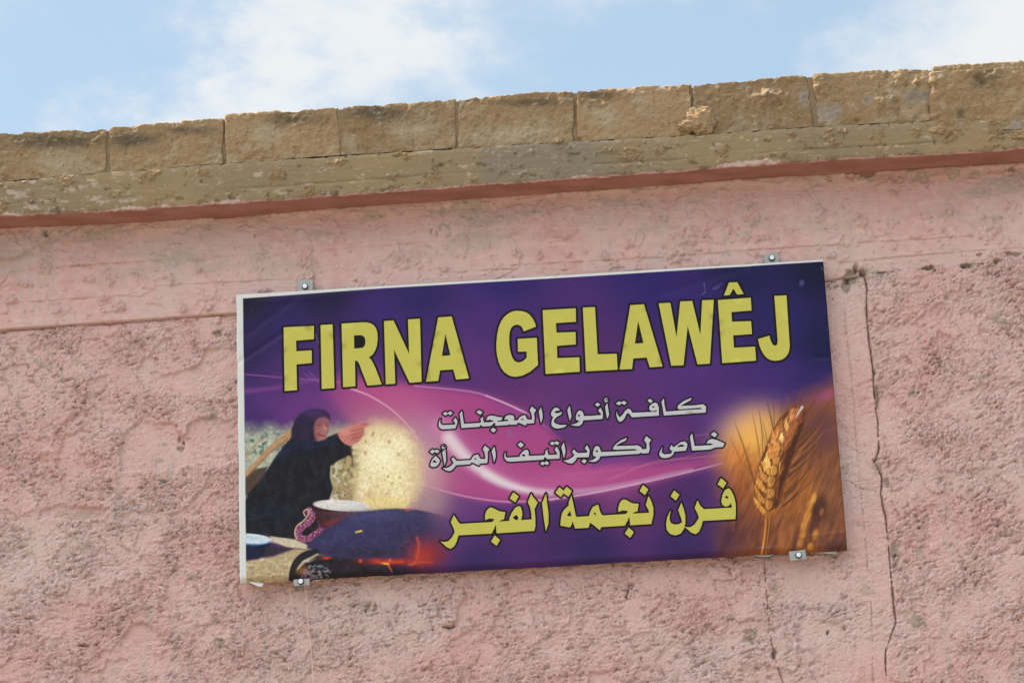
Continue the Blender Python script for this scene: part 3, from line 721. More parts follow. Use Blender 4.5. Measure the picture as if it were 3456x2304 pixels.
class Canvas:
    """the printed picture: colours laid on the film's vertices"""
    def __init__(s, X, Y): s.X, s.Y = X, Y; s.c = np.zeros(X.shape+(3,))
    def box(s, x0, y0, x1, y1):
        return np.nonzero((s.X > x0) & (s.X < x1) & (s.Y > y0) & (s.Y < y1))
    def put(s, ix, col, a):
        col = lin(col) if not isinstance(col, np.ndarray) else col
        s.c[ix] = s.c[ix]+(col-s.c[ix])*np.clip(a, 0, 1)[..., None]
    def poly(s, pts, col, feather=3.0, alpha=1.0, wob=0.0, seed=0, amod=None):
        q = np.array(pts); f = feather+wob+2
        ix = s.box(q[:, 0].min()-f, q[:, 1].min()-f, q[:, 0].max()+f, q[:, 1].max()+f)
        X, Y = s.X[ix], s.Y[ix]
        if wob: X, Y = X+wob*fbm(X/25, Y/25, 3, seed), Y+wob*fbm(X/25, Y/25, 3, seed+5)
        a = sstep(-sdf(X, Y, pts), -feather, feather)*alpha
        if amod is not None: a = a*amod(s.X[ix], s.Y[ix])
        s.put(ix, col, a)
    def ell(s, x, y, rx, ry, col, ang=0.0, soft=0.3, alpha=1.0):
        R = max(rx, ry)*(1.2+soft); ix = s.box(x-R, y-R, x+R, y+R)
        X, Y = s.X[ix]-x, s.Y[ix]-y; c, n = math.cos(ang), math.sin(ang)
        d = np.sqrt(((X*c+Y*n)/rx)**2+((-X*n+Y*c)/ry)**2)
        s.put(ix, col, alpha*(1-sstep(d, 1-soft, 1+soft)))
    def glow(s, x, y, rx, ry, col, alpha=1.0, ang=0.0):
        R = 2.6*max(rx, ry); ix = s.box(x-R, y-R, x+R, y+R)
        X, Y = s.X[ix]-x, s.Y[ix]-y; c, n = math.cos(ang), math.sin(ang)
        d2 = ((X*c+Y*n)/rx)**2+((-X*n+Y*c)/ry)**2
        s.put(ix, col, alpha*np.exp(-d2))
    def stroke(s, pts, w0, w1, col, alpha=1.0, soft=1.5, fade=0.0):
        q = np.array(pts, float); f = max(w0, w1)+soft+2
        ix = s.box(q[:, 0].min()-f, q[:, 1].min()-f, q[:, 0].max()+f, q[:, 1].max()+f)
        X, Y = s.X[ix], s.Y[ix]; best = np.full(X.shape, 1e9); tt = np.zeros(X.shape)
        seg = np.linalg.norm(np.diff(q, axis=0), axis=1); cum = np.concatenate([[0], np.cumsum(seg)])/seg.sum()
        for i in range(len(q)-1):
            e = q[i+1]-q[i]; l2 = e@e+1e-9; t = np.clip(((X-q[i, 0])*e[0]+(Y-q[i, 1])*e[1])/l2, 0, 1)
            d = np.hypot(X-q[i, 0]-t*e[0], Y-q[i, 1]-t*e[1]); m = d < best
            best = np.where(m, d, best); tt = np.where(m, cum[i]+t*(cum[i+1]-cum[i]), tt)
        w = (w0+(w1-w0)*tt)/2
        a = alpha*sstep(w-best, -soft, soft)
        if fade: a = a*np.clip((1-tt)/fade, 0, 1)
        s.put(ix, col, a)
def spline(pts, n=12):
    """Catmull-Rom through the points"""
    p = np.array(pts, float); p = np.vstack([2*p[0]-p[1], p, 2*p[-1]-p[-2]]); out = []
    for i in range(1, len(p)-2):
        for t in np.linspace(0, 1, n, endpoint=False):
            a, b, c, d = p[i-1], p[i], p[i+1], p[i+2]
            out.append(0.5*((2*b)+(-a+c)*t+(2*a-5*b+4*c-d)*t*t+(-a+3*b-3*c+d)*t**3))
    out.append(p[-2]); return [tuple(v) for v in out]

def tr(pts, x0, y0, s): return [(x/s+x0, y/s+y0) for x, y in pts]

# ---- lettering, traced as outlines: (outer contour, [holes])
T4 = lambda p: tr(p, 900, 900, 2352/1100)
T5 = lambda p: tr(p, 1900, 850, 2.352)
TITLE = [
    (T4([(122,437),(341,426),(341,522),(212,533),(214,609),(324,603),(326,694),(215,704),(219,889),(130,896)]), []),
    (T4([(389,421),(476,416),(489,875),(398,881)]), []),
    (T4([(541,411),(690,401),(725,402),(752,409),(775,424),(790,445),(799,475),(801,520),(796,565),(786,598),(768,630),(737,655),(752,666),(766,690),(785,730),(830,848),(728,857),(690,760),(672,710),(662,688),(650,678),(637,676),(640,862),(552,868)]),
     [T4([(630,496),(675,493),(695,498),(708,512),(712,530),(712,552),(707,570),(694,582),(672,587),(632,590)])]),
    (T4([(847,392),(915,387),(1028,628),(1020,380),(1106,375),(1118,830),(1032,837),(919,598),(928,843),(860,848)]), []),
    (T4([(1238,366),(1335,359),(1460,805),(1367,813),(1347,741),(1252,747),(1238,823),(1150,829)]), [T4([(1290,484),(1326,639),(1265,644)])]),
    (T4([(1855,467),(1943,433),(1936,405),(1922,378),(1900,348),(1872,329),(1840,320),(1800,318),(1770,324),(1740,340),(1712,365),(1690,398),(1674,440),(1664,490),(1658,550),(1658,600),(1664,645),(1675,690),(1692,730),(1715,760),(1745,782),(1770,791),(1800,794),(1845,785),(1900,758),(1958,709),(1949,513),(1812,521),(1814,613),(1876,612),(1877,655),(1860,673),(1840,686),(1815,690),(1795,684),(1778,665),(1765,635),(1756,600),(1751,560),(1750,510),(1754,470),(1763,445),(1777,427),(1800,418),(1820,420),(1838,430),(1848,446)]), []),
    (T4([(1992,314),(2230,300),(2232,397),(2087,407),(2092,476),(2229,471),(2231,560),(2094,571),(2097,659),(2256,653),(2259,757),(2013,773)]), []),
    (T5([(158,442),(254,438),(275,812),(427,808),(434,934),(183,947)]), []),
    (T5([(535,423),(643,416),(790,908),(690,916),(665,838),(558,845),(548,929),(449,933)]), [T5([(597,548),(639,722),(571,728)])]),
    (T5([(760,409),(852,404),(902,678),(931,394),(1026,390),(1091,660),(1105,384),(1197,381),(1166,886),(1068,892),(990,587),(957,899),(860,903)]), []),
    (T5([(1230,383),(1490,364),(1497,465),(1337,478),(1342,554),(1493,550),(1500,652),(1351,662),(1357,760),(1525,752),(1533,862),(1265,882)]), []),
    (T5([(1678,350),(1774,345),(1800,745),(1797,778),(1787,808),(1768,834),(1742,853),(1710,862),(1675,864),(1645,857),(1618,842),(1595,815),(1572,775),(1558,735),(1548,692),(1639,665),(1645,692),(1654,716),(1664,734),(1678,743),(1692,743),(1701,732),(1704,712),(1703,690)]), []),
]
HAT = (T5([(1318,243),(1384,242),(1434,335),(1383,339),(1353,291),(1323,343),(1278,347)]), [])
A1 = lambda p: tr(p, 1460, 1350, 5.88)
A2 = lambda p: tr(p, 1840, 1320, 4.2)
A3 = lambda p: tr(p, 1430, 1470, 4.704)
A4 = lambda p: tr(p, 1900, 1440, 4.2)
A5 = lambda p: tr(p, 1470, 1630, 5.88)
A6 = lambda p: tr(p, 1850, 1620, 6.189)
A7 = lambda p: tr(p, 2220, 1590, 6.817)
WORDS = [  # (colour, strokes of one word)
    ('w', [(A1([(158,372),(150,430),(165,475),(210,497),(330,490),(440,484),(455,465),(412,408),(450,350),(490,400),(492,450),(452,560),(300,572),(190,576),(140,550),(120,505),(128,440),(145,390)]), []),
           (A1([(248,230),(300,258),(345,220),(400,250),(358,298),(303,268),(262,305),(205,275)]), []),
           (A1([(583,215),(622,470),(950,450),(965,425),(950,372),(1000,328),(1003,400),(1025,442),(1150,436),(1195,425),(1215,405),(1130,385),(1065,405),(1090,330),(1150,305),(1230,312),(1300,335),(1385,340),(1368,395),(1290,408),(1280,428),(1400,422),(1505,412),(1490,380),(1422,385),(1460,310),(1540,290),(1600,305),(1622,345),(1612,400),(1690,400),(1720,350),(1770,312),(1835,290),(1850,330),(1875,372),(1900,388),(1975,382),(1970,320),(1960,250),(1925,205),(1970,120),(2000,155),(2057,190),(2012,262),(2022,350),(2012,455),(1865,465),(1845,503),(1700,440),(1665,482),(1535,487),(1528,460),(1510,490),(1248,508),(1238,440),(1200,470),(1160,512),(990,523),(958,485),(930,528),(575,552),(540,265)]), [A1([(1742,385),(1790,360),(1810,396),(1788,394)])]),
           (A1([(915,195),(992,237),(948,290),(870,245)]), []), (A1([(1200,545),(1262,590),(1212,643),(1150,598)]), []),
           (A1([(2152,137),(2178,250),(2185,350),(2150,458),(2130,350),(2108,220)]), [])]),
    ('w', [(A2([(200,258),(208,272),(165,275),(120,295),(160,312),(200,305),(240,288),(222,330),(165,362),(130,400),(120,430),(150,460),(215,478),(310,476),(270,510),(190,527),(130,520),(95,490),(88,450),(100,400),(115,368),(82,335),(90,290),(120,245),(155,230),(185,240)]), []),
           (A2([(348,202),(362,290),(372,360),(350,418),(328,330),(315,265)]), []),
           (A2([(495,270),(530,290),(550,350),(620,350),(785,338),(795,325),(752,275),(782,232),(812,285),(820,330),(810,392),(540,410),(525,460),(480,492),(430,490),(362,478),(440,455),(490,420),(440,405),(435,370),(445,320),(465,285)]), [A2([(458,350),(475,325),(502,345),(490,358)])]),
           (A2([(738,160),(782,185),(750,218),(703,190)]), []), (A2([(880,165),(893,250),(905,330),(880,390),(865,320),(850,220)]), []),
           (A2([(885,105),(852,118),(853,132),(897,127),(886,142),(845,157),(850,143),(833,125),(850,100),(877,95)]), [])]),
    ('w', [(A2([(1015,275),(1025,330),(1055,370),(1100,330),(1140,270),(1180,245),(1210,260),(1235,305),(1580,290),(1575,262),(1560,275),(1510,283),(1475,255),(1478,215),(1510,180),(1555,160),(1590,175),(1610,230),(1612,345),(1230,368),(1195,320),(1175,305),(1150,325),(1120,390),(1085,425),(1055,432),(1025,400),(1010,340)]), [A2([(1512,222),(1530,203),(1552,232),(1535,236)])]),
           (A2([(1050,140),(1080,158),(1112,135),(1155,158),(1125,195),(1085,170),(1050,197),(1000,175)]), []), (A2([(1482,105),(1525,138),(1492,168),(1450,132)]), []),
           (A2([(1680,100),(1692,200),(1712,288),(2070,260),(2200,255),(2225,245),(2200,232),(2000,248),(1900,255),(1872,235),(1890,195),(1960,140),(2080,90),(2055,130),(1970,175),(1915,208),(2100,200),(2240,185),(2280,215),(2275,300),(1980,322),(1682,343),(1665,230),(1648,150)]), [])]),
    ('w', [(A3([(190,318),(235,360),(258,395),(240,445),(200,485),(140,495),(105,475),(112,430),(140,370)]), [A3([(140,415),(165,378),(210,418),(185,430)])]),
           (A3([(140,215),(175,235),(208,218),(250,243),(222,278),(175,255),(140,285),(95,255)]), []), (A3([(342,210),(352,300),(357,390),(330,475),(315,370),(295,262)]), []),
           (A3([(330,150),(302,165),(306,183),(352,179),(336,197),(290,217),(300,198),(281,180),(300,153)]), []),
           (A3([(470,340),(500,375),(525,398),(750,385),(770,345),(805,310),(865,295),(880,335),(905,368),(980,370),(975,310),(965,255),(938,215),(970,155),(1000,180),(1045,215),(1015,258),(1018,340),(1010,430),(895,440),(875,470),(765,418),(735,450),(515,465),(480,510),(440,550),(400,560),(350,545),(300,512),(370,510),(410,495),(455,455),(475,430),(440,365)]), [A3([(798,370),(825,348),(844,382)])]),
           (A3([(1122,170),(1140,260),(1145,330),(1118,425),(1100,330),(1080,245)]), [])]),
    ('w', [(A3([(1303,262),(1295,320),(1320,348),(1520,335),(1540,290),(1590,235),(1640,218),(1665,250),(1668,320),(1900,310),(1928,300),(1932,250),(1965,210),(1965,265),(1985,305),(2100,300),(2125,285),(2080,220),(2110,175),(2145,225),(2158,270),(2155,362),(1960,370),(1925,330),(1900,378),(1620,395),(1400,410),(1330,405),(1290,370),(1278,320),(1290,275)]), [A3([(1550,305),(1585,290),(1625,315),(1590,330)])]),
           (A3([(1537,100),(1592,145),(1545,190),(1492,145)]), []), (A3([(2040,90),(2070,110),(2110,85),(2155,112),(2125,148),(2080,125),(2045,152),(2000,122)]), []),
           (A3([(1890,410),(1920,428),(1945,402),(1992,430),(1965,465),(1920,445),(1890,470),(1848,440)]), []), (A3([(2225,105),(2245,200),(2250,265),(2225,355),(2205,260),(2185,180)]), []),
           (A4([(158,318),(180,348),(215,372),(340,365),(350,350),(310,302),(340,258),(370,310),(380,345),(365,428),(200,433),(175,480),(130,518),(75,512),(5,478),(80,465),(140,425),(165,400),(130,355)]), []),
           (A4([(300,455),(340,485),(302,520),(262,485)]), []),
           (A4([(485,270),(515,285),(540,355),(700,350),(1030,335),(1060,328),(1010,312),(760,322),(710,318),(712,290),(760,235),(830,185),(910,155),(885,195),(800,235),(745,272),(900,268),(1060,262),(1110,290),(1122,318),(1185,312),(1188,240),(1150,185),(1185,130),(1220,165),(1250,182),(1220,230),(1230,310),(1215,370),(1120,375),(1100,362),(1080,380),(530,415),(510,460),(465,492),(420,495),(358,485),(430,465),(480,425),(430,410),(425,370),(440,310),(460,280)]), [A4([(455,350),(475,328),(502,345),(490,360)])])]),
    ('w', [(A4([(1415,280),(1400,330),(1400,365),(1440,390),(1530,380),(1550,345),(1510,310),(1540,250),(1560,290),(1605,265),(1670,215),(1730,205),(1762,240),(1760,280),(1740,335),(1575,350),(1560,395),(1510,430),(1440,442),(1390,430),(1365,395),(1375,345)]), [A4([(1610,285),(1660,250),(1700,250),(1728,275),(1650,285)])]),
           (A4([(1830,90),(1865,270),(2090,260),(2135,240),(2080,232),(2035,238),(2060,190),(2110,168),(2190,190),(2290,235),(2265,285),(2160,290),(2090,318),(1830,335),(1800,140)]), []), (A4([(2138,70),(2188,105),(2152,148),(2095,110)]), [])]),
    ('y', [(A5([(362,630),(410,700),(450,770),(490,803),(800,785),(1110,770),(1145,750),(1170,710),(1070,695),(985,730),(980,640),(1010,545),(1060,490),(1110,478),(1180,510),(1270,555),(1385,572),(1358,715),(1300,730),(1262,758),(1465,745),(1465,690),(1510,590),(1580,485),(1650,450),(1690,470),(1718,560),(1722,630),(1697,730),(1910,715),(1900,600),(1880,480),(1832,375),(1900,205),(1925,260),(2028,382),(1965,515),(1980,680),(1982,850),(1960,945),(1212,990),(1197,815),(1170,880),(1115,995),(455,1030),(420,1150),(370,1250),(300,1298),(220,1265),(95,1150),(165,1165),(250,1150),(320,1080),(380,970),(360,890),(302,770)]), [A5([(1530,685),(1565,648),(1600,625),(1640,665),(1640,720),(1600,735)])]),
           (A5([(1545,178),(1650,262),(1580,380),(1472,300)]), []), (A5([(1175,1032),(1282,1122),(1212,1240),(1102,1155)]), []),
           (A5([(2192,205),(2215,400),(2242,600),(2240,800),(2190,950),(2150,700),(2115,395)]), [])]),
    ('y', [(A6([(487,320),(520,470),(575,740),(600,765),(855,748),(880,660),(930,560),(1035,505),(1055,530),(1075,630),(1110,705),(1145,733),(1600,705),(1640,690),(1668,640),(1560,628),(1465,660),(1465,570),(1500,460),(1555,405),(1610,402),(1760,480),(1890,492),(1865,645),(1800,665),(1762,697),(2110,675),(2100,630),(2040,515),(2095,330),(2140,400),(2195,560),(2198,720),(2155,912),(1715,938),(1697,755),(1660,840),(1605,945),(1105,975),(1082,1040),(880,880),(840,990),(565,1005),(508,850),(490,930),(450,983),(255,945),(265,830),(285,700),(330,620),(435,520),(428,465)]), [A6([(390,735),(460,635),(487,750),(430,748)]), A6([(945,690),(980,660),(1010,740)])]),
           (A6([(232,145),(327,217),(385,132),(495,222),(427,342),(320,272),(265,350),(152,262)]), []), (A6([(1980,95),(2092,188),(2022,308),(1912,225)]), []), (A6([(1682,985),(1790,1080),(1715,1200),(1602,1112)]), [])]),
    ('y', [(A7([(310,895),(275,1000),(270,1100),(300,1185),(380,1220),(480,1215),(560,1170),(540,1080),(470,890),(540,725),(590,840),(632,1010),(635,1180),(605,1320),(520,1435),(400,1470),(280,1435),(205,1340),(192,1210),(215,1060),(260,960)]), []),
           (A7([(375,435),(498,540),(415,668),(297,572)]), []),
           (A7([(912,668),(985,795),(1060,868),(1400,850),(1705,832),(1700,770),(1680,730),(1640,785),(1560,812),(1490,770),(1462,690),(1490,540),(1545,430),(1625,385),(1680,430),(1750,560),(1790,730),(1797,950),(1785,1095),(1035,1137),(1000,1270),(945,1390),(870,1443),(770,1405),(618,1273),(740,1285),(840,1230),(945,1075),(920,980),(850,835)]), [A7([(1537,590),(1580,552),(1632,605),(1590,630)])]),
           (A7([(1455,155),(1580,260),(1505,390),(1378,298)]), [])]),
]

PRINT_GAIN = 1/0.90         # photographed colour -> ink reflectance
def paint(cv):
    X, Y = cv.X, cv.Y
    ctrl = [(830,1010,30,30,44),(1100,990,36,33,66),(1400,985,46,38,98),(1700,960,48,36,104),(2200,930,46,36,102),(2500,905,32,31,76),(2750,900,24,26,54),(2780,1150,27,29,66),
            (830,1200,42,38,76),(960,1100,44,38,92),(860,1290,62,42,104),(1100,1250,72,44,112),(1600,1260,92,50,118),(1300,1080,60,40,110),(1700,1080,72,44,114),(2000,1290,88,48,114),(2350,1300,78,46,116),(2300,1000,52,38,106),
            (2600,1330,68,44,116),(2780,1330,52,40,108),(2650,1080,42,36,96),(900,1350,92,52,124),(850,1420,62,42,104),(1000,1380,104,54,124),(1150,1330,116,56,126),(1750,1400,104,52,112),(2000,1400,98,52,114),(2250,1480,100,52,120),
            (2450,1450,84,50,124),(1600,1720,100,54,122),(1540,1800,84,52,116),(1900,1790,64,40,92),(2200,1700,86,44,100),(2330,1700,72,44,104),(2300,1820,56,40,92),(2000,1860,52,40,94),(1600,1890,48,38,86),(1400,1890,42,36,74),(1800,1720,84,48,112),
            (2100,1620,140,70,130),(1480,1700,120,70,122)]
    num = np.zeros(X.shape+(3,)); den = np.zeros(X.shape)
    for x, y, r, g, b in ctrl:
        w = 1.0/(((X-x)**2+(Y-y)**2)+3500)**1.6
        num += w[..., None]*lin((r, g, b)); den += w
    cv.c[:] = num/den[..., None]
    n = fbm(X/260, Y/140, 3, 411); cv.c *= (0.78*(1+0.20*n))[..., None]
    # ---- pink swoosh
    upr = spline([(1040, 1268), (1180, 1272), (1400, 1301), (1587, 1322), (1680, 1350), (1774, 1392), (1844, 1446), (1900, 1500), (1980, 1545), (2120, 1570), (2335, 1550), (2560, 1500)])
    lwr = spline([(2560, 1540), (2500, 1557), (2335, 1590), (2195, 1624), (2008, 1663), (1868, 1684), (1780, 1692), (1680, 1692), (1540, 1668), (1400, 1624), (1300, 1560), (1180, 1420)])
    band = upr+lwr
    cv.poly(band, (156, 66, 122), 22, 0.88, amod=lambda x, y: sstep(x, 1020, 1250)*(1-0.75*sstep(x, 2250, 2560)))
    cv.glow(1330, 1345, 110, 50, (164, 64, 122), 0.65, 0.35); cv.glow(1480, 1440, 140, 50, (168, 82, 138), 0.6, 0.7)
    cv.glow(1440, 1560, 60, 100, (172, 130, 165), 0.75); cv.glow(1430, 1470, 70, 60, (150, 96, 150), 0.5)
    cv.glow(1650, 1560, 110, 50, (166, 84, 140), 0.6, 0.5); cv.glow(1900, 1620, 180, 35, (172, 84, 138), 0.6, -0.05)
    cv.glow(1720, 1400, 90, 40, (110, 56, 116), 0.5, 0.6)
    cv.stroke(spline([(1490, 1440), (1526, 1490), (1587, 1560), (1680, 1612), (1774, 1648), (1880, 1660)]), 62, 14, (190, 120, 165), 0.55, 26)
    cv.stroke(spline([(1515, 1478), (1560, 1530), (1620, 1582), (1690, 1622), (1774, 1652), (1860, 1662)]), 40, 8, (206, 196, 202), 0.80, 16)
    cv.stroke(spline([(1640, 1600), (1700, 1632), (1790, 1656)]), 26, 8, (206, 200, 205), 0.45, 10)
    cv.stroke(spline([(1860, 1662), (2008, 1652), (2150, 1626), (2250, 1602), (2335, 1584)]), 20, 6, (180, 140, 172), 0.65, 9)
    cv.stroke(spline([(1780, 1690), (1868, 1683), (2008, 1661), (2195, 1622), (2335, 1589), (2440, 1562)]), 6, 3, (206, 164, 196), 0.75, 3)
    cv.stroke(spline([(1400, 1624), (1540, 1667), (1680, 1690), (1780, 1691), (1868, 1684)]), 5, 6, (196, 128, 172), 0.75, 3)
    cv.stroke(spline([(1400, 1302), (1587, 1321), (1680, 1350), (1774, 1391), (1850, 1446), (1880, 1474)]), 4, 5, (184, 122, 176), 0.75, 3, 0.35)
    cv.stroke(spline([(1640, 1334), (1700, 1358), (1776, 1394)]), 4, 4, (214, 170, 205), 0.7, 2)
    cv.stroke(spline([(1183, 1310), (1249, 1336), (1322, 1382), (1381, 1440), (1412, 1486)]), 6, 3, (205, 150, 180), 0.8, 2.5)
    cv.stroke(spline([(822, 1262), (960, 1274), (1090, 1284), (1215, 1296)]), 3, 4, (150, 78, 140), 0.75, 2.5)
    cv.stroke(spline([(822, 1320), (930, 1308), (1040, 1285), (1100, 1276)]), 16, 6, (124, 66, 134), 0.5, 9)
    cv.stroke(spline([(1900, 1600), (2100, 1582), (2300, 1545), (2450, 1495)]), 3, 2, (170, 100, 150), 0.45, 3)
    cv.stroke(spline([(2000, 1568), (2200, 1520), (2350, 1470), (2420, 1462)]), 3, 2, (160, 90, 146), 0.4, 3)
    cv.stroke(spline([(2050, 1620), (2200, 1560), (2330, 1545), (2480, 1530)]), 4, 3, (186, 106, 120), 0.5, 3)
    cv.poly(spline([(1960, 1540), (2150, 1505), (2300, 1480), (2300, 1500), (2150, 1540), (2000, 1580)]), (84, 50, 122), 12, 0.55)
    # ---- wheat field
    B = lambda pts: tr(pts, 2300, 1200, 2.24)
    b1 = lambda x, y: (x/2.24+2300, y/2.24+1200)
    def field_alpha(x, y):
        bx, by = (x-2300)*2.24, (y-1200)*2.24
        left = sstep(bx+60*fbm(x/60, y/60, 2, 415), 170, 470)
        topl = sstep(by-(640-0.52*(bx-200))+40*fbm(x/50, y/50, 2, 416), -60, 190)
        return left*topl
    big = B([(0, 0), (1500, 0), (1500, 1650), (0, 1650)])
    cv.poly(big, (124, 74, 46), 2, 1.0, amod=field_alpha)
    def gb(x, y, rx, ry, col, a, ang=0.0): p = b1(x, y); cv.glow(p[0], p[1], rx/2.24, ry/2.24, col, a, ang)
    gb(480, 520, 190, 110, (176, 140, 140), 0.55, -0.5); gb(530, 640, 200, 180, (224, 170, 84), 0.95, -0.4); gb(620, 540, 140, 120, (214, 162, 92), 0.7)
    gb(430, 760, 120, 110, (196, 120, 60), 0.8); gb(500, 900, 140, 160, (168, 98, 48), 0.7); gb(430, 1080, 80, 200, (120, 62, 42), 0.6)
    gb(900, 1000, 170, 240, (150, 92, 46), 0.75); gb(1050, 700, 150, 160, (112, 70, 52), 0.8); gb(1130, 980, 90, 200, (112, 74, 52), 0.6)
    gb(560, 1340, 190, 130, (98, 54, 46), 0.8); gb(360, 1380, 130, 150, (70, 42, 60), 0.8); gb(1130, 1300, 110, 200, (104, 66, 52), 0.8); gb(1180, 1430, 120, 70, (66, 44, 48), 0.8)
    gb(760, 1420, 70, 90, (150, 92, 48), 0.6); gb(730, 1280, 50, 130, (156, 96, 50), 0.5); gb(1090, 560, 110, 130, (104, 66, 74), 0.6, -0.6); gb(1110, 300, 110, 40, (148, 74, 112), 0.7, -0.35)
    gb(1120, 560, 110, 18, (150, 88, 70), 0.6, -0.3)
    rr = random.Random(3)
    for k in range(70):
        x, y = rr.uniform(380, 1210), rr.uniform(850, 1480); ang = rr.uniform(-1.4, -0.8); l = rr.uniform(60, 170)
        c = rr.choice([(170, 108, 52), (84, 50, 42), (146, 88, 46), (96, 58, 44)])
        p, q = b1(x, y), b1(x+l*math.cos(ang)*0.6, y+l*math.sin(ang)); cv.stroke([p, q], rr.uniform(3, 9), 2, c, 0.32, 6)
    cv.stroke(B([(300, 1480), (400, 1290), (460, 1210)]), 26, 8, (66, 38, 46), 0.55, 10); cv.stroke(B([(690, 1480), (720, 1320), (760, 1220)]), 20, 8, (80, 46, 44), 0.55, 8)
    # blurred second ear
    for x, y, rx, ry, c, a in [(1040, 1160, 52, 110, (62, 38, 36), 0.85), (1000, 1290, 40, 100, (74, 44, 38), 0.7), (1000, 1075, 20, 40, (196, 138, 66), 0.8), (968, 1130, 20, 44, (188, 128, 56), 0.8), (952, 1210, 24, 46, (192, 132, 58), 0.85),
                               (925, 1280, 22, 42, (186, 124, 54), 0.85), (1010, 1350, 20, 40, (176, 118, 52), 0.7), (918, 1350, 20, 36, (178, 118, 52), 0.8), (895, 1415, 18, 36, (172, 112, 52), 0.8), (975, 1440, 22, 26, (186, 128, 56), 0.8), (1060, 1180, 14, 30, (150, 98, 52), 0.6), (940, 1420, 16, 30, (70, 40, 36), 0.7), (860, 1400, 18, 90, (70, 40, 40), 0.6)]:
        p = b1(x, y); cv.ell(p[0], p[1], rx/2.24, ry/2.24, c, 0.25, 0.5, a)
    # awns
    for a_, b_, w, c in [((560, 1000), (395, 480), 4, (122, 72, 44)), ((552, 1060), (350, 580), 3, (178, 112, 66)), ((600, 800), (532, 420), 4, (176, 128, 66)), ((615, 740), (582, 380), 3, (140, 98, 70)), ((650, 680), (612, 480), 4, (196, 152, 80)), ((690, 540), (636, 320), 4, (132, 88, 70)),
                         ((700, 520), (688, 310), 3, (118, 80, 84)), ((770, 470), (735, 330), 3, (122, 84, 92)), ((810, 400), (800, 300), 3, (110, 70, 90)), ((860, 390), (920, 300), 3, (100, 62, 90)), ((780, 940), (1060, 500), 5, (104, 62, 40)), ((790, 900), (1130, 600), 4, (120, 72, 44)), ((775, 1090), (1100, 650), 5, (112, 66, 42)),
                         ((770, 1060), (1010, 740), 4, (134, 82, 46)), ((830, 760), (1100, 430), 4, (92, 54, 44)), ((870, 650), (1120, 380), 4, (96, 58, 48)), ((880, 600), (1150, 310), 3, (108, 64, 60)), ((900, 560), (1060, 380), 4, (146, 92, 60)), ((850, 700), (1060, 520), 4, (140, 88, 52)), ((920, 470), (1020, 310), 3, (90, 56, 66)), ((800, 860), (1080, 640), 4, (86, 50, 40)), ((560, 960), (470, 800), 3, (150, 96, 54)), ((760, 1110), (980, 830), 3, (150, 94, 50))]:
        m = ((a_[0]+b_[0])/2+(a_[1]-b_[1])*0.02, (a_[1]+b_[1])/2+8)
        cv.stroke(spline(B([a_, m, b_]), 6), w/2.24*2.6, 2.0, tuple(int(v*0.85) for v in c), 0.95, 1.3, 0.15)
    # the ear, husk by husk
    Wt = lambda pts: tr(pts, 2295, 1181, 2.0178)
    def wp(pts, col, f=2.2, a=1.0): cv.poly(Wt(pts), col, f, a, 1.2, 419)
    def ws(pts, w0, w1, col, a=0.9, soft=1.6, fade=0.0): cv.stroke(spline(Wt(pts), 5), w0/2.0178, w1/2.0178, col, a, soft, fade)
    cv.glow(2295+760/2.0178, 1181+640/2.0178, 60, 130, (96, 56, 36), 0.55, 0.45); cv.glow(2295+900/2.0178, 1181+620/2.0178, 90, 50, (92, 56, 44), 0.6, -0.7); cv.glow(2295+980/2.0178, 1181+520/2.0178, 60, 60, (84, 52, 62), 0.6, -0.7)
    for k in range(26):
        x0, y0 = rr.uniform(690, 830), 0; y0 = 1060-(x0-690)*3.4+rr.uniform(-60, 60); L = rr.uniform(220, 420); an = rr.uniform(0.80, 1.05)
        x1, y1 = x0+L*math.cos(an)*0.95, y0-L*math.sin(an)*0.85; m = ((x0+x1)/2+rr.uniform(0, 12), (y0+y1)/2+rr.uniform(0, 14))
        ws([(x0, y0), m, (x1, y1)], rr.uniform(5, 9), 2.5, rr.choice([(88, 50, 34), (70, 40, 32), (120, 72, 42), (160, 104, 56), (98, 58, 40)]), 0.85, 1.3, 0.3)
    for p in ([(510, 900), (450, 680), (365, 475)], [(505, 1010), (430, 780), (330, 550)], [(545, 740), (520, 580), (490, 400)], [(580, 660), (555, 500), (535, 380)], [(600, 640), (572, 520), (560, 450)], [(640, 560), (615, 420), (585, 320)], [(680, 480), (672, 400), (665, 330)], [(745, 400), (735, 340), (728, 300)], [(790, 390), (810, 320), (835, 260)], [(850, 400), (900, 340), (960, 290)]):
        ws(p, 6, 2.5, rr.choice([(128, 78, 50), (150, 98, 58), (112, 72, 60)]), 0.8, 1.2, 0.3)
    ws([(594, 1130), (592, 1200), (580, 1290), (566, 1390)], 34, 30, (180, 118, 52), 1.0, 1.6); ws([(598, 1140), (596, 1200), (586, 1290), (572, 1390)], 15, 13, (96, 54, 38), 0.9, 1.6)
    wp([(600, 1150), (565, 1110), (515, 1050), (502, 960), (508, 890), (540, 770), (588, 650), (628, 540), (680, 462), (740, 395), (800, 376), (862, 396), (852, 470), (815, 560), (792, 640), (752, 770), (722, 860), (712, 920), (694, 1010), (682, 1060), (640, 1125)], (106, 60, 32), 3)
    wp([(650, 1085), (690, 940), (722, 860), (792, 640), (835, 530), (860, 400), (800, 540), (725, 690), (684, 800), (672, 930), (640, 1050)], (70, 40, 28), 4)
    wp([(690, 600), (720, 480), (760, 400), (820, 390), (815, 480), (770, 580), (735, 660), (700, 690)], (150, 88, 50), 6); wp([(630, 560), (690, 470), (700, 540), (680, 660), (640, 690), (610, 660)], (160, 100, 54), 6)
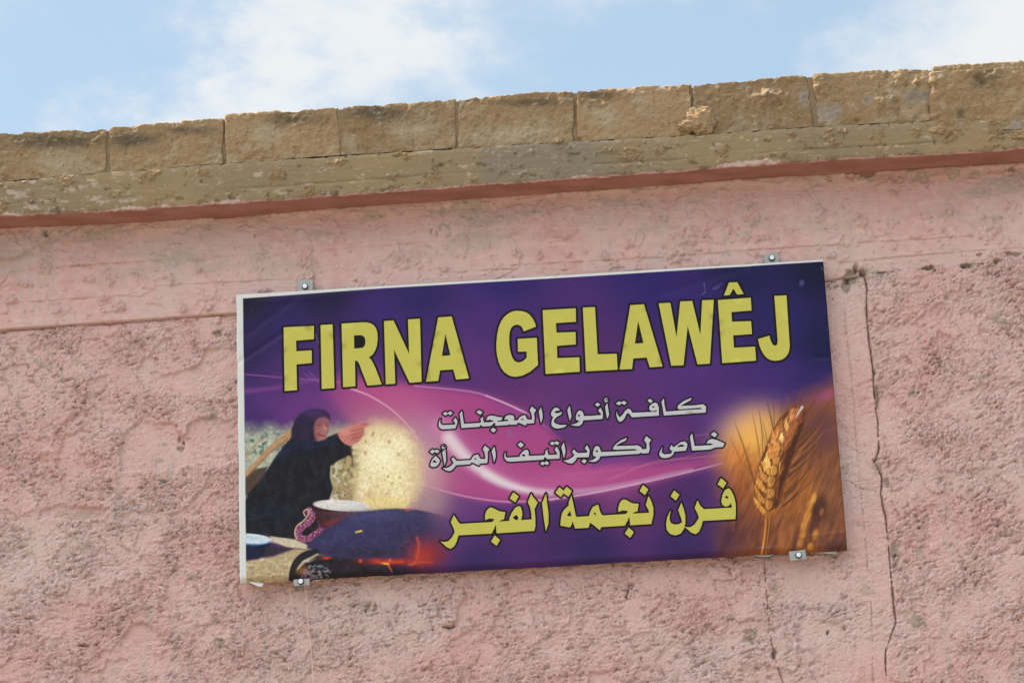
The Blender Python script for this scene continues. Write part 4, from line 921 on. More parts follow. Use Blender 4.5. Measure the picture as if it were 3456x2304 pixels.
    for pts, col in [([(502, 1005), (520, 1062), (560, 1112), (596, 1140), (586, 1092), (548, 1050), (512, 1000)], (188, 128, 58)), ([(508, 915), (514, 988), (545, 1034), (596, 1066), (574, 1012), (542, 968)], (178, 120, 56)), ([(512, 895), (526, 852), (566, 905), (594, 966), (572, 966), (530, 934)], (186, 126, 58)),
                     ([(540, 785), (530, 852), (566, 892), (606, 910), (594, 862), (562, 828)], (176, 118, 58)), ([(552, 760), (590, 778), (628, 836), (616, 858), (572, 822)], (196, 138, 68)), ([(592, 694), (566, 760), (590, 806), (622, 800), (610, 742)], (226, 178, 98)), ([(602, 640), (594, 704), (624, 746), (654, 706), (640, 658)], (190, 122, 62)),
                     ([(628, 550), (618, 616), (648, 694), (674, 652), (658, 596)], (204, 136, 74)), ([(656, 520), (650, 590), (678, 640), (690, 600), (676, 550)], (182, 112, 62)), ([(690, 560), (676, 606), (694, 636), (708, 592)], (240, 198, 120)), ([(722, 462), (710, 520), (730, 566), (744, 520)], (214, 156, 92)), ([(770, 392), (744, 440), (752, 500), (780, 450)], (186, 116, 74)), ([(820, 420), (800, 490), (830, 500), (850, 440)], (112, 62, 44))]:
        wp(pts, col, 2.0); x, y = np.mean(pts, axis=0); ws([(pts[0][0]+3, pts[0][1]+2), (x-6, y), (x+4, y+14)], 7, 3, tuple(min(255, int(v*1.22)) for v in col), 0.6, 1.6)
    for x, y, rx, ry, col in [(602, 1050, 27, 38, (166, 110, 52)), (614, 974, 28, 38, (172, 116, 56)), (618, 892, 27, 40, (176, 118, 58)), (636, 818, 22, 40, (184, 126, 60)), (652, 742, 20, 40, (190, 126, 62)), (662, 690, 16, 34, (196, 130, 66)), (690, 800, 16, 60, (122, 70, 36))]:
        cv.ell(2295+(x+4)/2.0178, 1181+(y+3)/2.0178, (rx+5)/2.0178, (ry+4)/2.0178, (82, 46, 26), 0.25, 0.2, 0.85); cv.ell(2295+x/2.0178, 1181+y/2.0178, rx/2.0178, ry/2.0178, col, 0.25, 0.22, 0.95)
        ws([(x-8, y-ry*0.6), (x-13, y), (x-8, y+ry*0.6)], 6, 4, (222, 172, 96), 0.7, 1.6)
    wp([(566, 1105), (590, 1140), (640, 1112), (684, 1050), (660, 1075), (610, 1095)], (150, 94, 44), 2.5); ws([(600, 1145), (650, 1105), (690, 1040)], 4, 3, (196, 142, 78), 0.7)
    ws([(832, 388), (808, 424), (788, 456)], 18, 6, (206, 190, 196), 0.75, 2.5); ws([(655, 840), (668, 760), (690, 690)], 5, 4, (214, 150, 84), 0.6, 2); ws([(660, 1010), (668, 900), (672, 830)], 6, 4, (150, 92, 46), 0.7, 2)
    # streaks of light and shadow along the husks, blurred field behind
    ix = np.nonzero((X > 2440) & (Y > 1340)); x, y = X[ix], Y[ix]; ca, sa = math.cos(-1.2), math.sin(-1.2); p_, q_ = x*ca+y*sa, -x*sa+y*ca
    core = [(560, 1150), (500, 1050), (500, 880), (580, 640), (680, 450), (780, 370), (870, 380), (850, 500), (760, 780), (690, 1070), (620, 1150)]
    k = sstep(-sdf(x, y, Wt(core)), -2, 6); g = fbm(p_/22, q_/4.6, 2, 501); g2 = fbm(p_/60, q_/13, 3, 505)
    cv.c[ix] *= (1+0.38*g*k+0.45*g2*(1-k)*field_alpha(x, y)*sstep(y, 1440, 1560))[..., None]
    cv.put(ix, (236, 190, 116), 0.28*k*sstep(g, 0.16, 0.40)*(1-sstep((x-2295)*2.0178+0.36*((y-1181)*2.0178-600), 690, 800))); cv.put(ix, (58, 32, 24), 0.40*k*sstep(-g, 0.14, 0.40))
    # ---- the baker's photograph
    A = lambda pts: tr(pts, 780, 1300, 2.24)
    a1 = lambda x, y: (x/2.24+780, y/2.24+1300)
    def ga(x, y, rx, ry, col, al, ang=0.0): p = a1(x, y); cv.glow(p[0], p[1], rx/2.24, ry/2.24, col, al, ang)
    def ea(x, y, rx, ry, col, ang=0.0, soft=0.3, al=1.0): p = a1(x, y); cv.ell(p[0], p[1], rx/2.24, ry/2.24, col, ang, soft, al)
    topf = lambda x, y: sstep((y-1300)*2.24+40*fbm(x/40, y/40, 2, 421), 250, 430)
    cv.poly(A([(90, 200), (900, 200), (1000, 700), (600, 900), (90, 900)]), (160, 166, 146), 20, 0.95, amod=topf)
    ix = cv.box(*a1(90, 250), *a1(480, 720)); x, y = cv.X[ix], cv.Y[ix]
    leaf = sstep(fbm(x/26, y/20, 4, 425), 0.0, 0.25)*topf(x, y)*(1-sstep((y-1300)*2.24, 480, 640)); cv.put(ix, (64, 92, 84), 0.85*leaf)
    leaf2 = sstep(fbm(x/16, y/16, 3, 428), 0.15, 0.35)*topf(x, y); cv.put(ix, (190, 198, 190), 0.5*leaf2)
    ix = cv.box(*a1(740, 260), *a1(830, 420)); x, y = cv.X[ix], cv.Y[ix]; cv.put(ix, (140, 140, 96), 0.7*sstep(fbm(x/9, y/9, 3, 430), -0.1, 0.3)*topf(x, y))
    cv.stroke(A([(108, 545), (190, 440), (260, 390)]), 8, 4, (150, 124, 100), 0.8, 3)
    cv.poly(A([(104, 655), (150, 600), (300, 450), (420, 345), (458, 330), (452, 400), (300, 512), (170, 640), (104, 705)]), (164, 126, 88), 4, 0.95)
    cv.stroke(A([(120, 690), (280, 520), (430, 400)]), 6, 4, (122, 86, 60), 0.7, 3)
    cv.poly(A([(104, 700), (180, 630), (280, 610), (220, 760), (104, 840)]), (70, 58, 48), 5, 1.0)
    # bread and its glow
    ga(1180, 640, 330, 340, (196, 172, 132), 0.75); ga(1400, 760, 150, 200, (176, 136, 140), 0.7); ga(1500, 880, 110, 90, (150, 120, 132), 0.7)
    bread = A([(960, 380), (1020, 310), (1100, 280), (1220, 290), (1330, 350), (1400, 440), (1430, 570), (1430, 720), (1390, 830), (1330, 930), (1050, 960), (930, 900), (890, 700), (890, 520)])
    cv.poly(bread, (202, 184, 140), 30, 0.95, 12, 433); ga(930, 640, 60, 200, (172, 150, 92), 0.6); ga(1390, 640, 50, 200, (186, 160, 130), 0.5)
    ga(1140, 560, 170, 170, (232, 224, 188), 0.9); ga(1230, 700, 120, 110, (226, 216, 172), 0.7)
    ix = cv.box(*a1(880, 300), *a1(1450, 960)); x, y = cv.X[ix], cv.Y[ix]
    inb = sstep(-sdf(x, y, bread), 4, 40); cv.put(ix, (186, 156, 98), 0.40*inb*sstep(fbm(x/70, y/60, 3, 436), 0.05, 0.45)*sstep(y, 1500, 1680)); cv.put(ix, (176, 142, 92), 0.30*inb*sstep(fbm(x/22, y/18, 4, 437), 0.14, 0.42)); cv.put(ix, (234, 226, 196), 0.5*inb*sstep(fbm(x/90, y/90, 3, 439), 0.0, 0.45))
    for x, y, r, c in [(1072, 368, 13, (120, 76, 44)), (1195, 428, 13, (128, 84, 48)), (1015, 508, 13, (120, 66, 34)), (1020, 425, 9, (150, 104, 60)), (1265, 525, 12, (176, 138, 72)), (1148, 625, 7, (110, 80, 50)), (1188, 690, 8, (110, 80, 52)), (1160, 715, 6, (124, 92, 56)), (1275, 695, 12, (180, 140, 70)), (1172, 825, 10, (160, 116, 56)), (1160, 888, 6, (140, 100, 56)), (1262, 865, 12, (190, 150, 80)), (1005, 370, 10, (170, 120, 80)), (1310, 810, 9, (180, 140, 80)), (1100, 770, 14, (190, 160, 100)), (1215, 745, 16, (186, 156, 98))]:
        ea(x, y, r*0.9, r*1.2, c, 0.3, 0.7, 0.6)
    # rubble under her arm
    ix = cv.box(*a1(745, 480), *a1(1000, 905)); x, y = cv.X[ix], cv.Y[ix]; ax_, ay_ = (x-780)*2.24, (y-1300)*2.24
    m = sstep(ax_, 745, 775)*(1-sstep(ax_+0.15*(ay_-600), 900, 990)); cv.put(ix, (150, 134, 92), 0.85*m); q = fbm(x/10, y/10, 4, 441)
    cv.put(ix, (84, 76, 58), 0.7*m*sstep(fbm(x/20, y/18, 4, 442), 0.0, 0.3)*(1-sstep(ay_, 690, 760))); cv.put(ix, (196, 194, 170), 0.6*m*sstep(fbm(x/20, y/24, 3, 444), 0.10, 0.3)); cv.put(ix, (160, 70, 52), 0.75*m*sstep(fbm(x/7, y/7, 3, 447), 0.22, 0.36)*sstep(ay_, 740, 790)); cv.put(ix, (60, 50, 42), 0.8*m*sstep(fbm(x/6, y/8, 3, 449), 0.15, 0.3)*sstep(ay_, 740, 790))
    # robe, scarf, face, hand
    robe = A([(452, 395), (400, 455), (340, 530), (285, 615), (200, 740), (125, 815), (95, 900), (95, 1130), (300, 1140), (470, 1168), (560, 1205), (640, 1190), (660, 1060), (630, 900), (690, 880), (745, 860), (770, 775), (748, 690), (752, 610), (800, 575), (890, 530), (915, 545), (905, 460), (850, 430), (822, 400), (806, 358), (740, 385), (660, 420), (560, 410)])
    cv.poly(robe, (25, 25, 29), 3, 1.0)
    ga(560, 450, 130, 50, (28, 30, 58), 0.8, -0.2); ga(740, 420, 80, 30, (28, 30, 56), 0.6, -0.4); ga(420, 500, 60, 40, (30, 34, 62), 0.6, -0.8); ga(300, 960, 200, 80, (26, 28, 46), 0.6)
    cv.stroke(A([(400, 460), (300, 610), (210, 740)]), 4, 3, (44, 52, 80), 0.5, 4); cv.stroke(A([(140, 1010), (330, 960), (430, 900)]), 5, 3, (38, 42, 66), 0.5, 5); cv.stroke(A([(600, 560), (640, 700), (640, 820)]), 6, 3, (40, 42, 52), 0.35, 6)
    scarf = A([(452, 400), (455, 330), (480, 262), (520, 215), (575, 185), (640, 176), (705, 184), (745, 215), (750, 262), (735, 275), (700, 245), (660, 250), (632, 290), (628, 360), (645, 415), (600, 425), (520, 420)])
    cv.poly(scarf, (36, 30, 50), 4, 1.0); ga(620, 205, 90, 36, (66, 42, 92), 0.85); ga(540, 300, 50, 60, (40, 34, 60), 0.6)
    face = A([(624, 315), (638, 275), (664, 250), (705, 240), (742, 262), (745, 300), (738, 345), (722, 382), (700, 405), (670, 418), (642, 414), (628, 370)])
    cv.poly(face, (138, 86, 88), 3, 1.0); ga(690, 262, 44, 26, (122, 72, 104), 0.7); ga(708, 335, 26, 30, (168, 116, 104), 0.7); ga(655, 375, 20, 28, (124, 74, 72), 0.7); ga(690, 400, 24, 12, (168, 116, 104), 0.6)
    ea(664, 300, 17, 6, (74, 44, 52), 0.1, 0.4, 0.8); ea(722, 302, 13, 5, (74, 44, 52), 0.1, 0.4, 0.8); cv.stroke(A([(640, 288), (664, 280), (684, 288)]), 2.5, 2, (70, 42, 56), 0.8, 1.5); cv.stroke(A([(708, 288), (724, 282), (738, 288)]), 2.5, 2, (70, 42, 56), 0.7, 1.5)
    cv.stroke(A([(702, 300), (712, 330), (704, 342)]), 3, 3, (184, 138, 122), 0.6, 2); ea(703, 346, 11, 4, (104, 58, 58), 0.0, 0.4, 0.7); cv.stroke(A([(662, 372), (688, 382), (708, 380)]), 4, 3, (104, 48, 50), 0.9, 1.5)
    cv.stroke(A([(632, 300), (628, 360), (645, 412)]), 5, 5, (70, 40, 50), 0.6, 3); hand = A([(804, 362), (850, 325), (900, 305), (960, 288), (1010, 282), (1040, 284), (1042, 300), (1005, 320), (1008, 350), (995, 385), (965, 425), (920, 452), (865, 446), (828, 408)])
    cv.poly(hand, (176, 110, 104), 3, 1.0); ga(940, 380, 50, 40, (162, 84, 72), 0.7); ga(870, 350, 50, 26, (192, 136, 124), 0.7); ga(1010, 292, 30, 12, (160, 80, 92), 0.7)
    for p in ([(900, 345), (960, 335), (1004, 322)], [(905, 375), (960, 362), (1004, 350)], [(905, 410), (950, 395), (992, 380)]): cv.stroke(A(p), 3, 2.5, (116, 60, 58), 0.75, 1.8)
    cv.stroke(A([(905, 460), (915, 545), (918, 600)]), 10, 5, (64, 44, 44), 0.7, 3)
    # bowl
    cv.poly(A([(622, 905), (640, 1010), (690, 1080), (820, 1050), (1000, 975), (1080, 950), (860, 960)]), (54, 30, 28), 4, 1.0); ga(780, 1030, 100, 30, (104, 44, 30), 0.8, -0.3); ga(860, 965, 160, 12, (92, 50, 40), 0.8)
    ea(850, 907, 226, 42, (190, 186, 182), 0.05, 0.06, 1.0); ea(860, 900, 200, 30, (204, 202, 198), 0.05, 0.3, 0.7); cv.poly(A([(735, 880), (760, 835), (785, 870), (800, 890)]), (206, 200, 196), 5, 0.9)
    cv.poly(A([(985, 860), (1060, 940), (1330, 945), (1340, 860), (1200, 830)]), (212, 192, 132), 10, 0.85)
    # embroidered cloth
    snake = spline(A([(590, 945), (612, 985), (590, 1030), (540, 1065), (508, 1105), (520, 1150), (575, 1160), (630, 1130), (675, 1100)]), 8)
    cv.stroke(snake, 24, 22, (112, 42, 56), 1.0, 3)
    ix = cv.box(*a1(470, 920), *a1(700, 1200)); x, y = cv.X[ix], cv.Y[ix]; dd = poly_dist(x, y, snake); k = sstep(11-dd, -1, 2); q = fbm(x/5, y/5, 3, 451)
    cv.put(ix, (66, 72, 146), 0.85*k*sstep(q, 0.02, 0.14)); cv.put(ix, (196, 178, 196), 0.8*k*sstep(fbm(x/4, y/5, 2, 454), 0.22, 0.36)); cv.put(ix, (176, 46, 56), 0.8*k*sstep(fbm(x/5, y/4, 2, 456), 0.15, 0.3))
    cv.stroke(spline(A([(560, 985), (548, 955), (575, 935), (592, 950), (560, 1010), (500, 1060), (482, 1110), (495, 1160)]), 8), 3.5, 4, (196, 164, 144), 0.9, 1.5)
    # plate, paddle, ground, iron stand, ash
    cv.poly(A([(95, 1330), (330, 1290), (480, 1235), (640, 1240), (760, 1300), (560, 1330), (480, 1480), (90, 1500)]), (164, 148, 112), 6, 1.0)
    ix = cv.box(*a1(90, 1230), *a1(720, 1500)); x, y = cv.X[ix], cv.Y[ix]; k = ((y-1300)*2.24 > 1300).astype(float)
    cv.put(ix, (196, 184, 168), 0.6*sstep(fbm(x/30, y/12, 3, 461), 0.05, 0.35)*k); cv.put(ix, (122, 96, 66), 0.6*sstep(fbm(x/16, y/9, 4, 463), 0.15, 0.4)*k); cv.put(ix, (176, 84, 64), 0.5*sstep(fbm(x/26, y/20, 3, 465), 0.34, 0.5)*k)
    cv.poly(A([(95, 1195), (300, 1185), (290, 1260), (200, 1312), (95, 1325)]), (24, 27, 48), 4, 1.0); cv.poly(A([(270, 1210), (420, 1225), (480, 1230), (300, 1290), (240, 1300)]), (44, 40, 42), 6, 0.9)
    ea(150, 1158, 160, 38, (186, 196, 206), 0.08, 0.08, 1.0); ga(160, 1150, 70, 14, (140, 186, 204), 0.7); cv.stroke(spline(A([(95, 1196), (180, 1202), (260, 1194), (305, 1172)])), 5, 4, (46, 116, 184), 0.95, 1.8)
    cv.poly(A([(296, 1140), (480, 1163), (575, 1205), (575, 1240), (430, 1222), (300, 1180)]), (184, 172, 152), 3, 1.0); cv.stroke(A([(310, 1182), (430, 1224), (570, 1240)]), 4, 4, (104, 84, 66), 0.8, 2)
    sac = spline(A([(572, 1215), (640, 1140), (760, 1062), (900, 992), (1050, 948), (1200, 930), (1350, 932), (1500, 957), (1640, 1000), (1760, 1060), (1800, 1130), (1700, 1230), (1560, 1290), (1380, 1322), (1150, 1326), (860, 1306), (690, 1280), (572, 1215)]), 6)
    sacf = lambda x, y: 1-sstep((x-780)*2.24, 1420, 1720)
    dark = A([(640, 1270), (1700, 1260), (1560, 1480), (700, 1500), (560, 1400)])
    cv.poly(dark, (34, 28, 32), 14, 0.97, amod=lambda x, y: 1-sstep((x-780)*2.24, 1100, 1600))
    cv.poly(sac, (48, 44, 78), 4, 0.97, amod=sacf)
    ga(1100, 985, 260, 50, (64, 66, 108), 0.7); ga(900, 1090, 200, 60, (56, 52, 92), 0.6, -0.4); ga(1050, 1270, 330, 46, (40, 34, 48), 0.75); ga(1350, 1160, 120, 110, (44, 36, 58), 0.7); ga(1250, 1100, 220, 90, (52, 46, 82), 0.5)
    ix = cv.box(*a1(570, 920), *a1(1500, 1330)); x, y = cv.X[ix], cv.Y[ix]; k = sstep(-sdf(x, y, sac), 0, 20); cv.put(ix, (76, 76, 116), 0.2*k*sstep(fbm((x+y*1.6)/40, (y-x*0.5)/10, 3, 471), 0.05, 0.4))
    cv.stroke(A([(945, 1108), (985, 1099)]), 6, 6, (196, 172, 60), 1.0, 1.5)
    # fire
    ga(1480, 1270, 120, 90, (150, 44, 34), 0.85); ga(1430, 1300, 60, 60, (170, 56, 36), 0.6); ga(1240, 1330, 190, 22, (160, 48, 32), 0.85); ga(1560, 1240, 90, 90, (110, 40, 52), 0.5); ga(1090, 1325, 40, 16, (176, 44, 36), 0.7); ga(720, 1305, 30, 12, (190, 58, 40), 0.8); ga(978, 1325, 12, 14, (204, 66, 40), 0.9)
    cv.stroke(spline(A([(1405, 1150), (1418, 1210), (1408, 1290), (1385, 1345), (1340, 1355)])), 7, 4, (196, 76, 44), 0.6, 5); cv.stroke(spline(A([(1350, 1352), (1430, 1335), (1520, 1335)])), 6, 3, (196, 80, 46), 0.55, 4)
    cv.stroke(spline(A([(1200, 1318), (1186, 1342), (1195, 1370), (1216, 1404)])), 8, 3, (200, 90, 46), 0.7, 3); ea(1165, 1345, 30, 8, (226, 160, 66), 0.1, 0.6, 0.85); cv.stroke(A([(1100, 1335), (1300, 1330)]), 4, 6, (196, 64, 38), 0.7, 4); ga(1335, 935, 22, 12, (190, 84, 74), 0.8)
    cv.stroke(spline(A([(640, 1262), (560, 1282), (500, 1330), (470, 1400), (455, 1490)])), 26, 24, (30, 29, 33), 1.0, 2); cv.stroke(spline(A([(800, 1330), (680, 1340), (580, 1362), (520, 1410), (492, 1490)])), 18, 20, (28, 27, 30), 1.0, 2); cv.stroke(spline(A([(655, 1275), (560, 1325), (500, 1385)])), 5, 3, (176, 164, 140), 0.9, 2.5)
    ix = cv.box(*a1(520, 1345), *a1(760, 1480)); x, y = cv.X[ix], cv.Y[ix]; ax_, ay_ = (x-780)*2.24, (y-1300)*2.24; k = 1-sstep(np.hypot((ax_-640)/120, (ay_-1410)/60), 0.7, 1.1)
    cv.put(ix, (140, 138, 144), 0.6*k*sstep(fbm(x/12, y/9, 3, 481), -0.02, 0.2)); cv.put(ix, (26, 26, 40), 0.9*k*sstep(fbm(x/7, y/9, 3, 483), 0.14, 0.3)); ga(540, 1400, 40, 30, (150, 96, 56), 0.6)
    # grain of the enlarged snapshots
    ix = cv.box(*a1(90, 250), *a1(1700, 1500)); x, y = X[ix], Y[ix]; k = 1-sstep((x-780)*2.24, 1300, 1600); k = k*topf(x, y)
    cv.c[ix] *= (1+(0.30*fbm(x/13, y/11, 3, 511)+0.22*fbm(x/4.5, y/4.5, 2, 513))*k)[..., None]
    cv.c[ix] += (np.array([0.010, 0.011, 0.016])*k[..., None]*np.clip(fbm(x/30, y/40, 3, 515)+0.2, 0, 1)[..., None])
    # ---- dark outlines round every letter
    INK = (20, 20, 24)
    for outer, holes in TITLE+[HAT]:
        q = np.array(outer); ix = cv.box(q[:, 0].min()-12, q[:, 1].min()-12, q[:, 0].max()+12, q[:, 1].max()+12)
        cv.put(ix, INK, sstep(7.3-sdf(cv.X[ix], cv.Y[ix], outer), -1.3, 1.3))
    for colr, strokes in WORDS:
        for outer, holes in strokes:
            q = np.array(outer); ix = cv.box(q[:, 0].min()-12, q[:, 1].min()-12, q[:, 0].max()+12, q[:, 1].max()+12)
            cv.put(ix, (INK if colr == 'w' else (24, 20, 26)), sstep((5.6 if colr == 'w' else 6.4)-sdf(cv.X[ix], cv.Y[ix], outer), -1.3, 1.3))
    # small see-through counters inside the two As
    for p in ([(1290, 560), (1306, 618), (1282, 620)],): cv.poly(T4(p), (62, 42, 92), 1.5, 0.9)
    cv.poly(T5([(602, 655), (612, 700), (594, 702)]), (62, 42, 92), 1.5, 0.9)
    # scratches and rubbed spots on the film
    for a_, b_ in [((2376, 955), (2381, 985)), ((2381, 985), (2366, 996)), ((2405, 975), (2438, 955)), ((2410, 978), (2430, 968)), ((2770, 902), (2779, 914)), ((2560, 1846), (2605, 1846)), ((1030, 1262), (1060, 1285)), ((1045, 1255), (1075, 1290)), ((1065, 1130), (1075, 1160))]:
        cv.stroke([a_, b_], 2.2, 1.4, (120, 112, 160), 0.55, 1.6)
    cv.ell(2706, 955, 8, 10, (74, 76, 120), 0.2, 0.4, 0.6); cv.ell(1720, 1462, 9, 14, (128, 88, 140), 0.1, 0.5, 0.5)
    ix = np.nonzero(X > 0); sc = sstep(fbm(X/9, Y/16, 2, 491), 0.42, 0.5)*sstep(fbm(X/70, Y/70, 3, 493), 0.05, 0.3); cv.c += (lin((110, 96, 140))-cv.c)*(0.10*sc)[..., None]
    weave = 0.02*np.sin(X*2*np.pi/13.0)*np.sin(Y*2*np.pi/57.0+1.0)+0.025*fbm(X/3.5, Y/60, 2, 495)
    cv.c *= (1+weave)[..., None]
    # unprinted white margins: left strip and the wedge along the top
    top = np.interp(X, [819, 1300, 2000, 2778], [1007, 972, 931, 882]); leftx = np.interp(Y, [1000, 1960], [819.5, 831])
    white = np.maximum(sstep(top-Y, -1.2, 1.2), sstep(leftx-X, -1.2, 1.2))
    wc = lin((192, 196, 194))*(1+0.05*fbm(X/40, Y/60, 3, 497))[..., None]
    cv.c += (wc-cv.c)*white[..., None]

def build_sign():
    st = 0.0017
    u = np.linspace(-SW/2, SW/2, int(SW/st)); v = np.linspace(-SH/2, SH/2, int(SH/st)); U, Vv = np.meshgrid(u, v)
    y = film_y(U, Vv)
    # slight waviness of the film's outer edges
    e = np.exp(-(SH/2+Vv)/0.02); V2 = Vv+e*0.003*fbm(U*9, U*0, 3, 501); e = np.exp(-(U+SW/2)/0.02); U2 = U+e*0.0035*fbm(Vv*7, Vv*0, 3, 503)
    P = sgn(U2, V2, y); X, Y = to_px(sgn(U, Vv, np.zeros_like(U)))
    cv = Canvas(X, Y); paint(cv)
    mesh_obj('printed_film', P.reshape(-1, 3), grid_faces(*U.shape), M_PRINT, sign, np.clip(cv.c*PRINT_GAIN, 0.004, 0.85).reshape(-1, 3))
    # box behind the film
    d0, d1 = 0.018, 0.046; k = 0.003; kb = 0.020
    q = [(-SW/2+k, -SH/2+kb), (SW/2-k, -SH/2+kb), (SW/2-k, SH/2-k), (-SW/2+k, SH/2-k)]
    V = [sgn(np.array(a), np.array(b), np.array(0.0075)) for a, b in q]+[sgn(np.array(a), np.array(b), np.array(d1)) for a, b in q]
    mesh_obj('sign_box', np.array(V), [(0, 1, 2, 3), (7, 6, 5, 4), (0, 4, 5, 1), (1, 5, 6, 2), (2, 6, 7, 3), (3, 7, 4, 0)], M_FILM, sign, smooth=False)
    # lettering
    def fill(shapes, name, mat, label=None, dy=0.0009):
        VV, FF = [], []
        for outer, holes in shapes:
            loops = [np.array([px_sign(*p) for p in lp]) for lp in [outer]+holes]
            pts = []; edges = []
            for lp in loops:
                # resample the contour so that it can follow the film
                rs = []
                for i in range(len(lp)):
                    a, b = lp[i], lp[(i+1) % len(lp)]; n = max(1, int(np.linalg.norm(b-a)/0.02))
                    for t in range(n): rs.append(a+(b-a)*t/n)
                n0 = len(pts); pts += [tuple(p) for p in rs]; edges += [(n0+i, n0+(i+1) % len(rs)) for i in range(len(rs))]
            lo, hi = loops[0].min(0), loops[0].max(0)
            gx, gy = np.meshgrid(np.arange(lo[0], hi[0], 0.02), np.arange(lo[1], hi[1], 0.02)); ok = sdf(gx, gy, [tuple(p) for p in loops[0]]) < -0.006
            for h in loops[1:]: ok &= sdf(gx, gy, [tuple(p) for p in h]) > 0.006
            pts += list(zip(gx[ok], gy[ok]))
            rv, re, rf, *_ = geometry.delaunay_2d_cdt([Vector(p) for p in pts], edges, [], 0, 1e-7)
            rv = np.array([tuple(p) for p in rv]); rf = [f for f in rf if len(f) == 3]
            cen = np.array([rv[list(f)].mean(0) for f in rf]); ins = inside(cen[:, 0], cen[:, 1], [tuple(p) for p in loops[0]])
            for h in loops[1:]: ins &= ~inside(cen[:, 0], cen[:, 1], [tuple(p) for p in h])
            n0 = len(VV); P = sgn(rv[:, 0], rv[:, 1], film_y(rv[:, 0], rv[:, 1])-dy)
            VV += [tuple(p) for p in P]; FF += [tuple(n0+i for i in f) for f, k in zip(rf, ins) if k]
        o = mesh_obj(name, np.array(VV), FF, mat, sign)
        if label: o['label'] = label
        return o
    for i, sh in enumerate(TITLE):
        fill([sh, HAT] if i == 10 else [sh], 'title_letter', M_YELLOW)
    for colr, strokes in WORDS:
        fill(strokes, 'printed_word', M_YELLOW if colr == 'y' else M_WHITE, 'large yellow Arabic word' if colr == 'y' else 'small grey white Arabic word')
    # wall brackets with their bolts
    def box_bm(bm, c, sx, sy, sz, bev=0.0012):
        r = bmesh.ops.create_cube(bm, size=1.0); 
        for vtx in r['verts']: vtx.co = Vector((vtx.co.x*sx+c[0], vtx.co.y*sy+c[1], vtx.co.z*sz+c[2]))
        bmesh.ops.bevel(bm, geom=[e for e in bm.edges if e.verts[0] in r['verts']], offset=bev, segments=2, affect='EDGES')
    yb = WALL_Y-0.022
    for k, (bx, by, w, h, rot, upper, ox, oz) in enumerate([(1031, 966, 0.052, 0.044, -0.02, 1, 0.0, 0.0), (2604, 874, 0.050, 0.034, 0.07, 1, 0.0, 0.004), (1018, 1964, 0.053, 0.0225, 0.0, 0, -0.002, 0.002), (2692, 1873, 0.054, 0.032, 0.07, 0, 0.002, 0.001)]):
        yk = yb if upper else 0.004
        p = at(bx, by, yk); bm = bmesh.new()
        if upper:
            box_bm(bm, (0, 0, -0.010), w, 0.003, h+0.024)
            box_bm(bm, (0, -0.010, -0.010-(h+0.024)/2+0.0015), w, 0.018, 0.003)      # leg folded forward, screwed to the box
        else:
            box_bm(bm, (0, 0, 0), w, 0.003, h)
            box_bm(bm, (0, 0.024, h/2-0.0015), w-0.004, 0.045, 0.003)                # leg folded back to the wall
        me = bpy.data.meshes.new('bracket'); bm.to_mesh(me); bm.free(); me.materials.append(M_STEEL)
        o = bpy.data.objects.new('bracket', me); COL.objects.link(o); o.parent = sign
        o.location = Vector(p)-sign.location; o.rotation_euler = (0, -rot, 0)
        # hexagon bolt head on a dark washer
        q = at(*[(1030, 968), (2605, 872), (1016, 1962), (2695, 1873)][k], yk)-p
        bm = bmesh.new()
        M = Matrix.Translation((q[0], -0.0035, q[2])) @ Matrix.Rotation(math.pi/2, 4, 'X')
        bmesh.ops.create_cone(bm, cap_ends=True, segments=20, radius1=0.0108, radius2=0.0108, depth=0.003, matrix=M)
        me = bpy.data.meshes.new('washer'); bm.to_mesh(me); bm.free(); me.materials.append(M_DARK)
        wo = bpy.data.objects.new('washer', me); COL.objects.link(wo); wo.parent = o
        bm = bmesh.new()
        M = Matrix.Translation((q[0], -0.0085, q[2])) @ Matrix.Rotation(math.pi/2, 4, 'X') @ Matrix.Rotation(0.3+k, 4, 'Z')
        bmesh.ops.create_cone(bm, cap_ends=True, segments=6, radius1=0.0090, radius2=0.0086, depth=0.007, matrix=M)
        bmesh.ops.bevel(bm, geom=list(bm.edges), offset=0.0008, segments=2, affect='EDGES')
        me = bpy.data.meshes.new('bolt'); bm.to_mesh(me); bm.free(); me.materials.append(M_BOLT)
        bo = bpy.data.objects.new('bolt', me); COL.objects.link(bo); bo.parent = o
    # loose ends of the film below the box
    def strip(top, bot, mat, name, y0, y1, curl=0.0, label=None):
        T = np.array([at(x, y, y0) for x, y in spline(top, 6)]); Bt = np.array([at(x, y, y1) for x, y in spline(bot, 6)])
        n = len(T); m = 7; R = []
        for t in np.linspace(0, 1, m):
            row = T+(Bt-T)*t; row = row.copy(); row[:, 1] += curl*math.sin(t*math.pi); R.append(row)
        V = np.array(R); o = mesh_obj(name, V.reshape(-1, 3), grid_faces(m, n), mat, sign)
        if label: o['label'] = label
    strip([(838, 1962), (860, 1963), (892, 1968)], [(842, 1964), (866, 1975), (884, 1979)], M_FILM, 'film_flap', 0.010, -0.016, -0.008, 'curled white film corner')
    strip([(1058, 1952), (1120, 1943), (1240, 1934), (1420, 1922)], [(1066, 1962), (1130, 1949), (1250, 1937), (1420, 1925)], M_BACK, 'film_flap', 0.014, 0.020, 0.0)
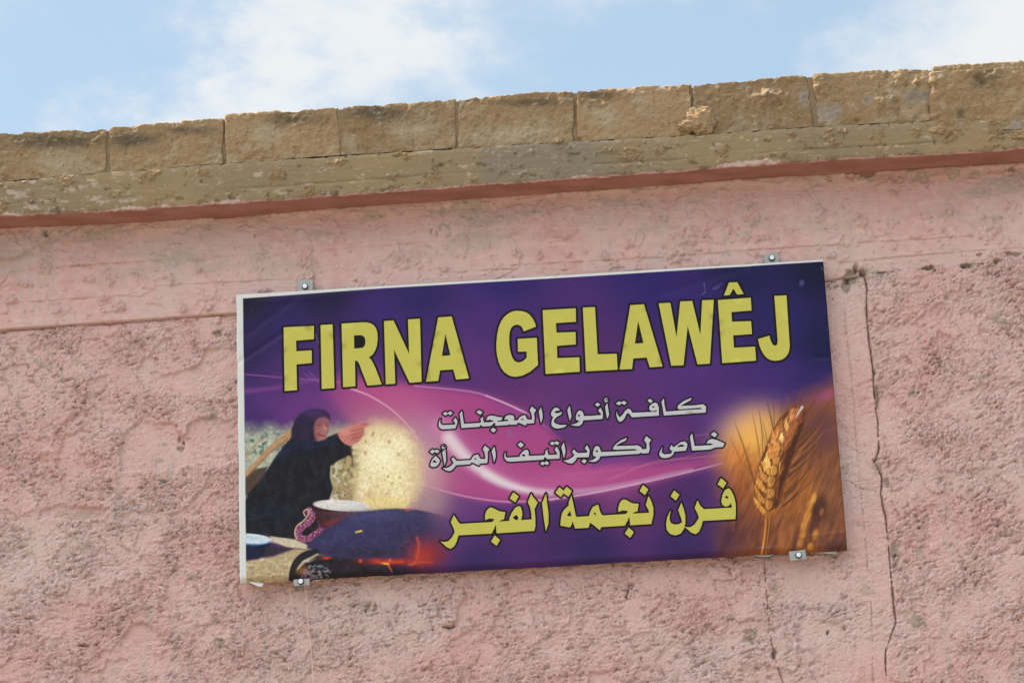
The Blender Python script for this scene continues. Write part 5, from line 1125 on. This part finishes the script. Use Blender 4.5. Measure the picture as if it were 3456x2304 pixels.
    strip([(2516, 1870), (2560, 1866), (2630, 1862)], [(2518, 1872), (2585, 1878), (2622, 1868)], M_BACK, 'film_flap', 0.016, 0.020, 0.0)
    strip([(2735, 1862), (2780, 1857), (2832, 1855)], [(2737, 1862), (2812, 1869), (2826, 1862)], M_BACK, 'film_flap', 0.016, 0.020, 0.0)
build_sign()

# ------------------------------------------------------------------ wires and threads
def tube(name, pts, r, mat):
    P = np.array(pts); n = len(P); k = 8; V = []
    for i in range(n):
        d = P[min(i+1, n-1)]-P[max(i-1, 0)]; d /= np.linalg.norm(d)+1e-9
        a = np.cross(d, [0, 1, 0]); a /= np.linalg.norm(a)+1e-9; b = np.cross(d, a)
        for j in range(k): V.append(P[i]+r*(math.cos(2*math.pi*j/k)*a+math.sin(2*math.pi*j/k)*b))
    F = [(i*k+j, i*k+(j+1) % k, (i+1)*k+(j+1) % k, (i+1)*k+j) for i in range(n-1) for j in range(k)]
    return mesh_obj(name, np.array(V), F, mat)
def path(pts, Y, n=10): return [at(x, y, Y) for x, y in spline(pts, n)]
t = tube('hanging_thread', path([(1030, 1962), (1029, 1985), (1034, 2020), (1038, 2060), (1040, 2110), (1044, 2150), (1050, 2190), (1054, 2240), (1056, 2310), (1056, 2360)], WALL_Y-0.016), 0.0014, M_THREAD)
tag(t, 'long pale pink thread hanging below the lower left bracket of the sign', 'thread')
t = tube('hanging_thread', path([(984, 1966), (981, 1985), (979, 1996), (982, 2015), (984, 2040), (988, 2056), (996, 2068), (1012, 2090), (1030, 2115), (1042, 2148)], WALL_Y-0.016), 0.0011, M_THREAD)
tag(t, 'short pale pink thread curling down left of the longer hanging thread', 'thread')
t = tube('electric_wire', path([(2500, 1868), (2545, 1873), (2580, 1878), (2605, 1876), (2625, 1867), (2650, 1866), (2690, 1860), (2740, 1861), (2775, 1864), (2810, 1869), (2830, 1860), (2840, 1856)], WALL_Y-0.030), 0.0024, M_WIRE)
tag(t, 'thin blue wire sagging under the lower right edge of the sign', 'wire')
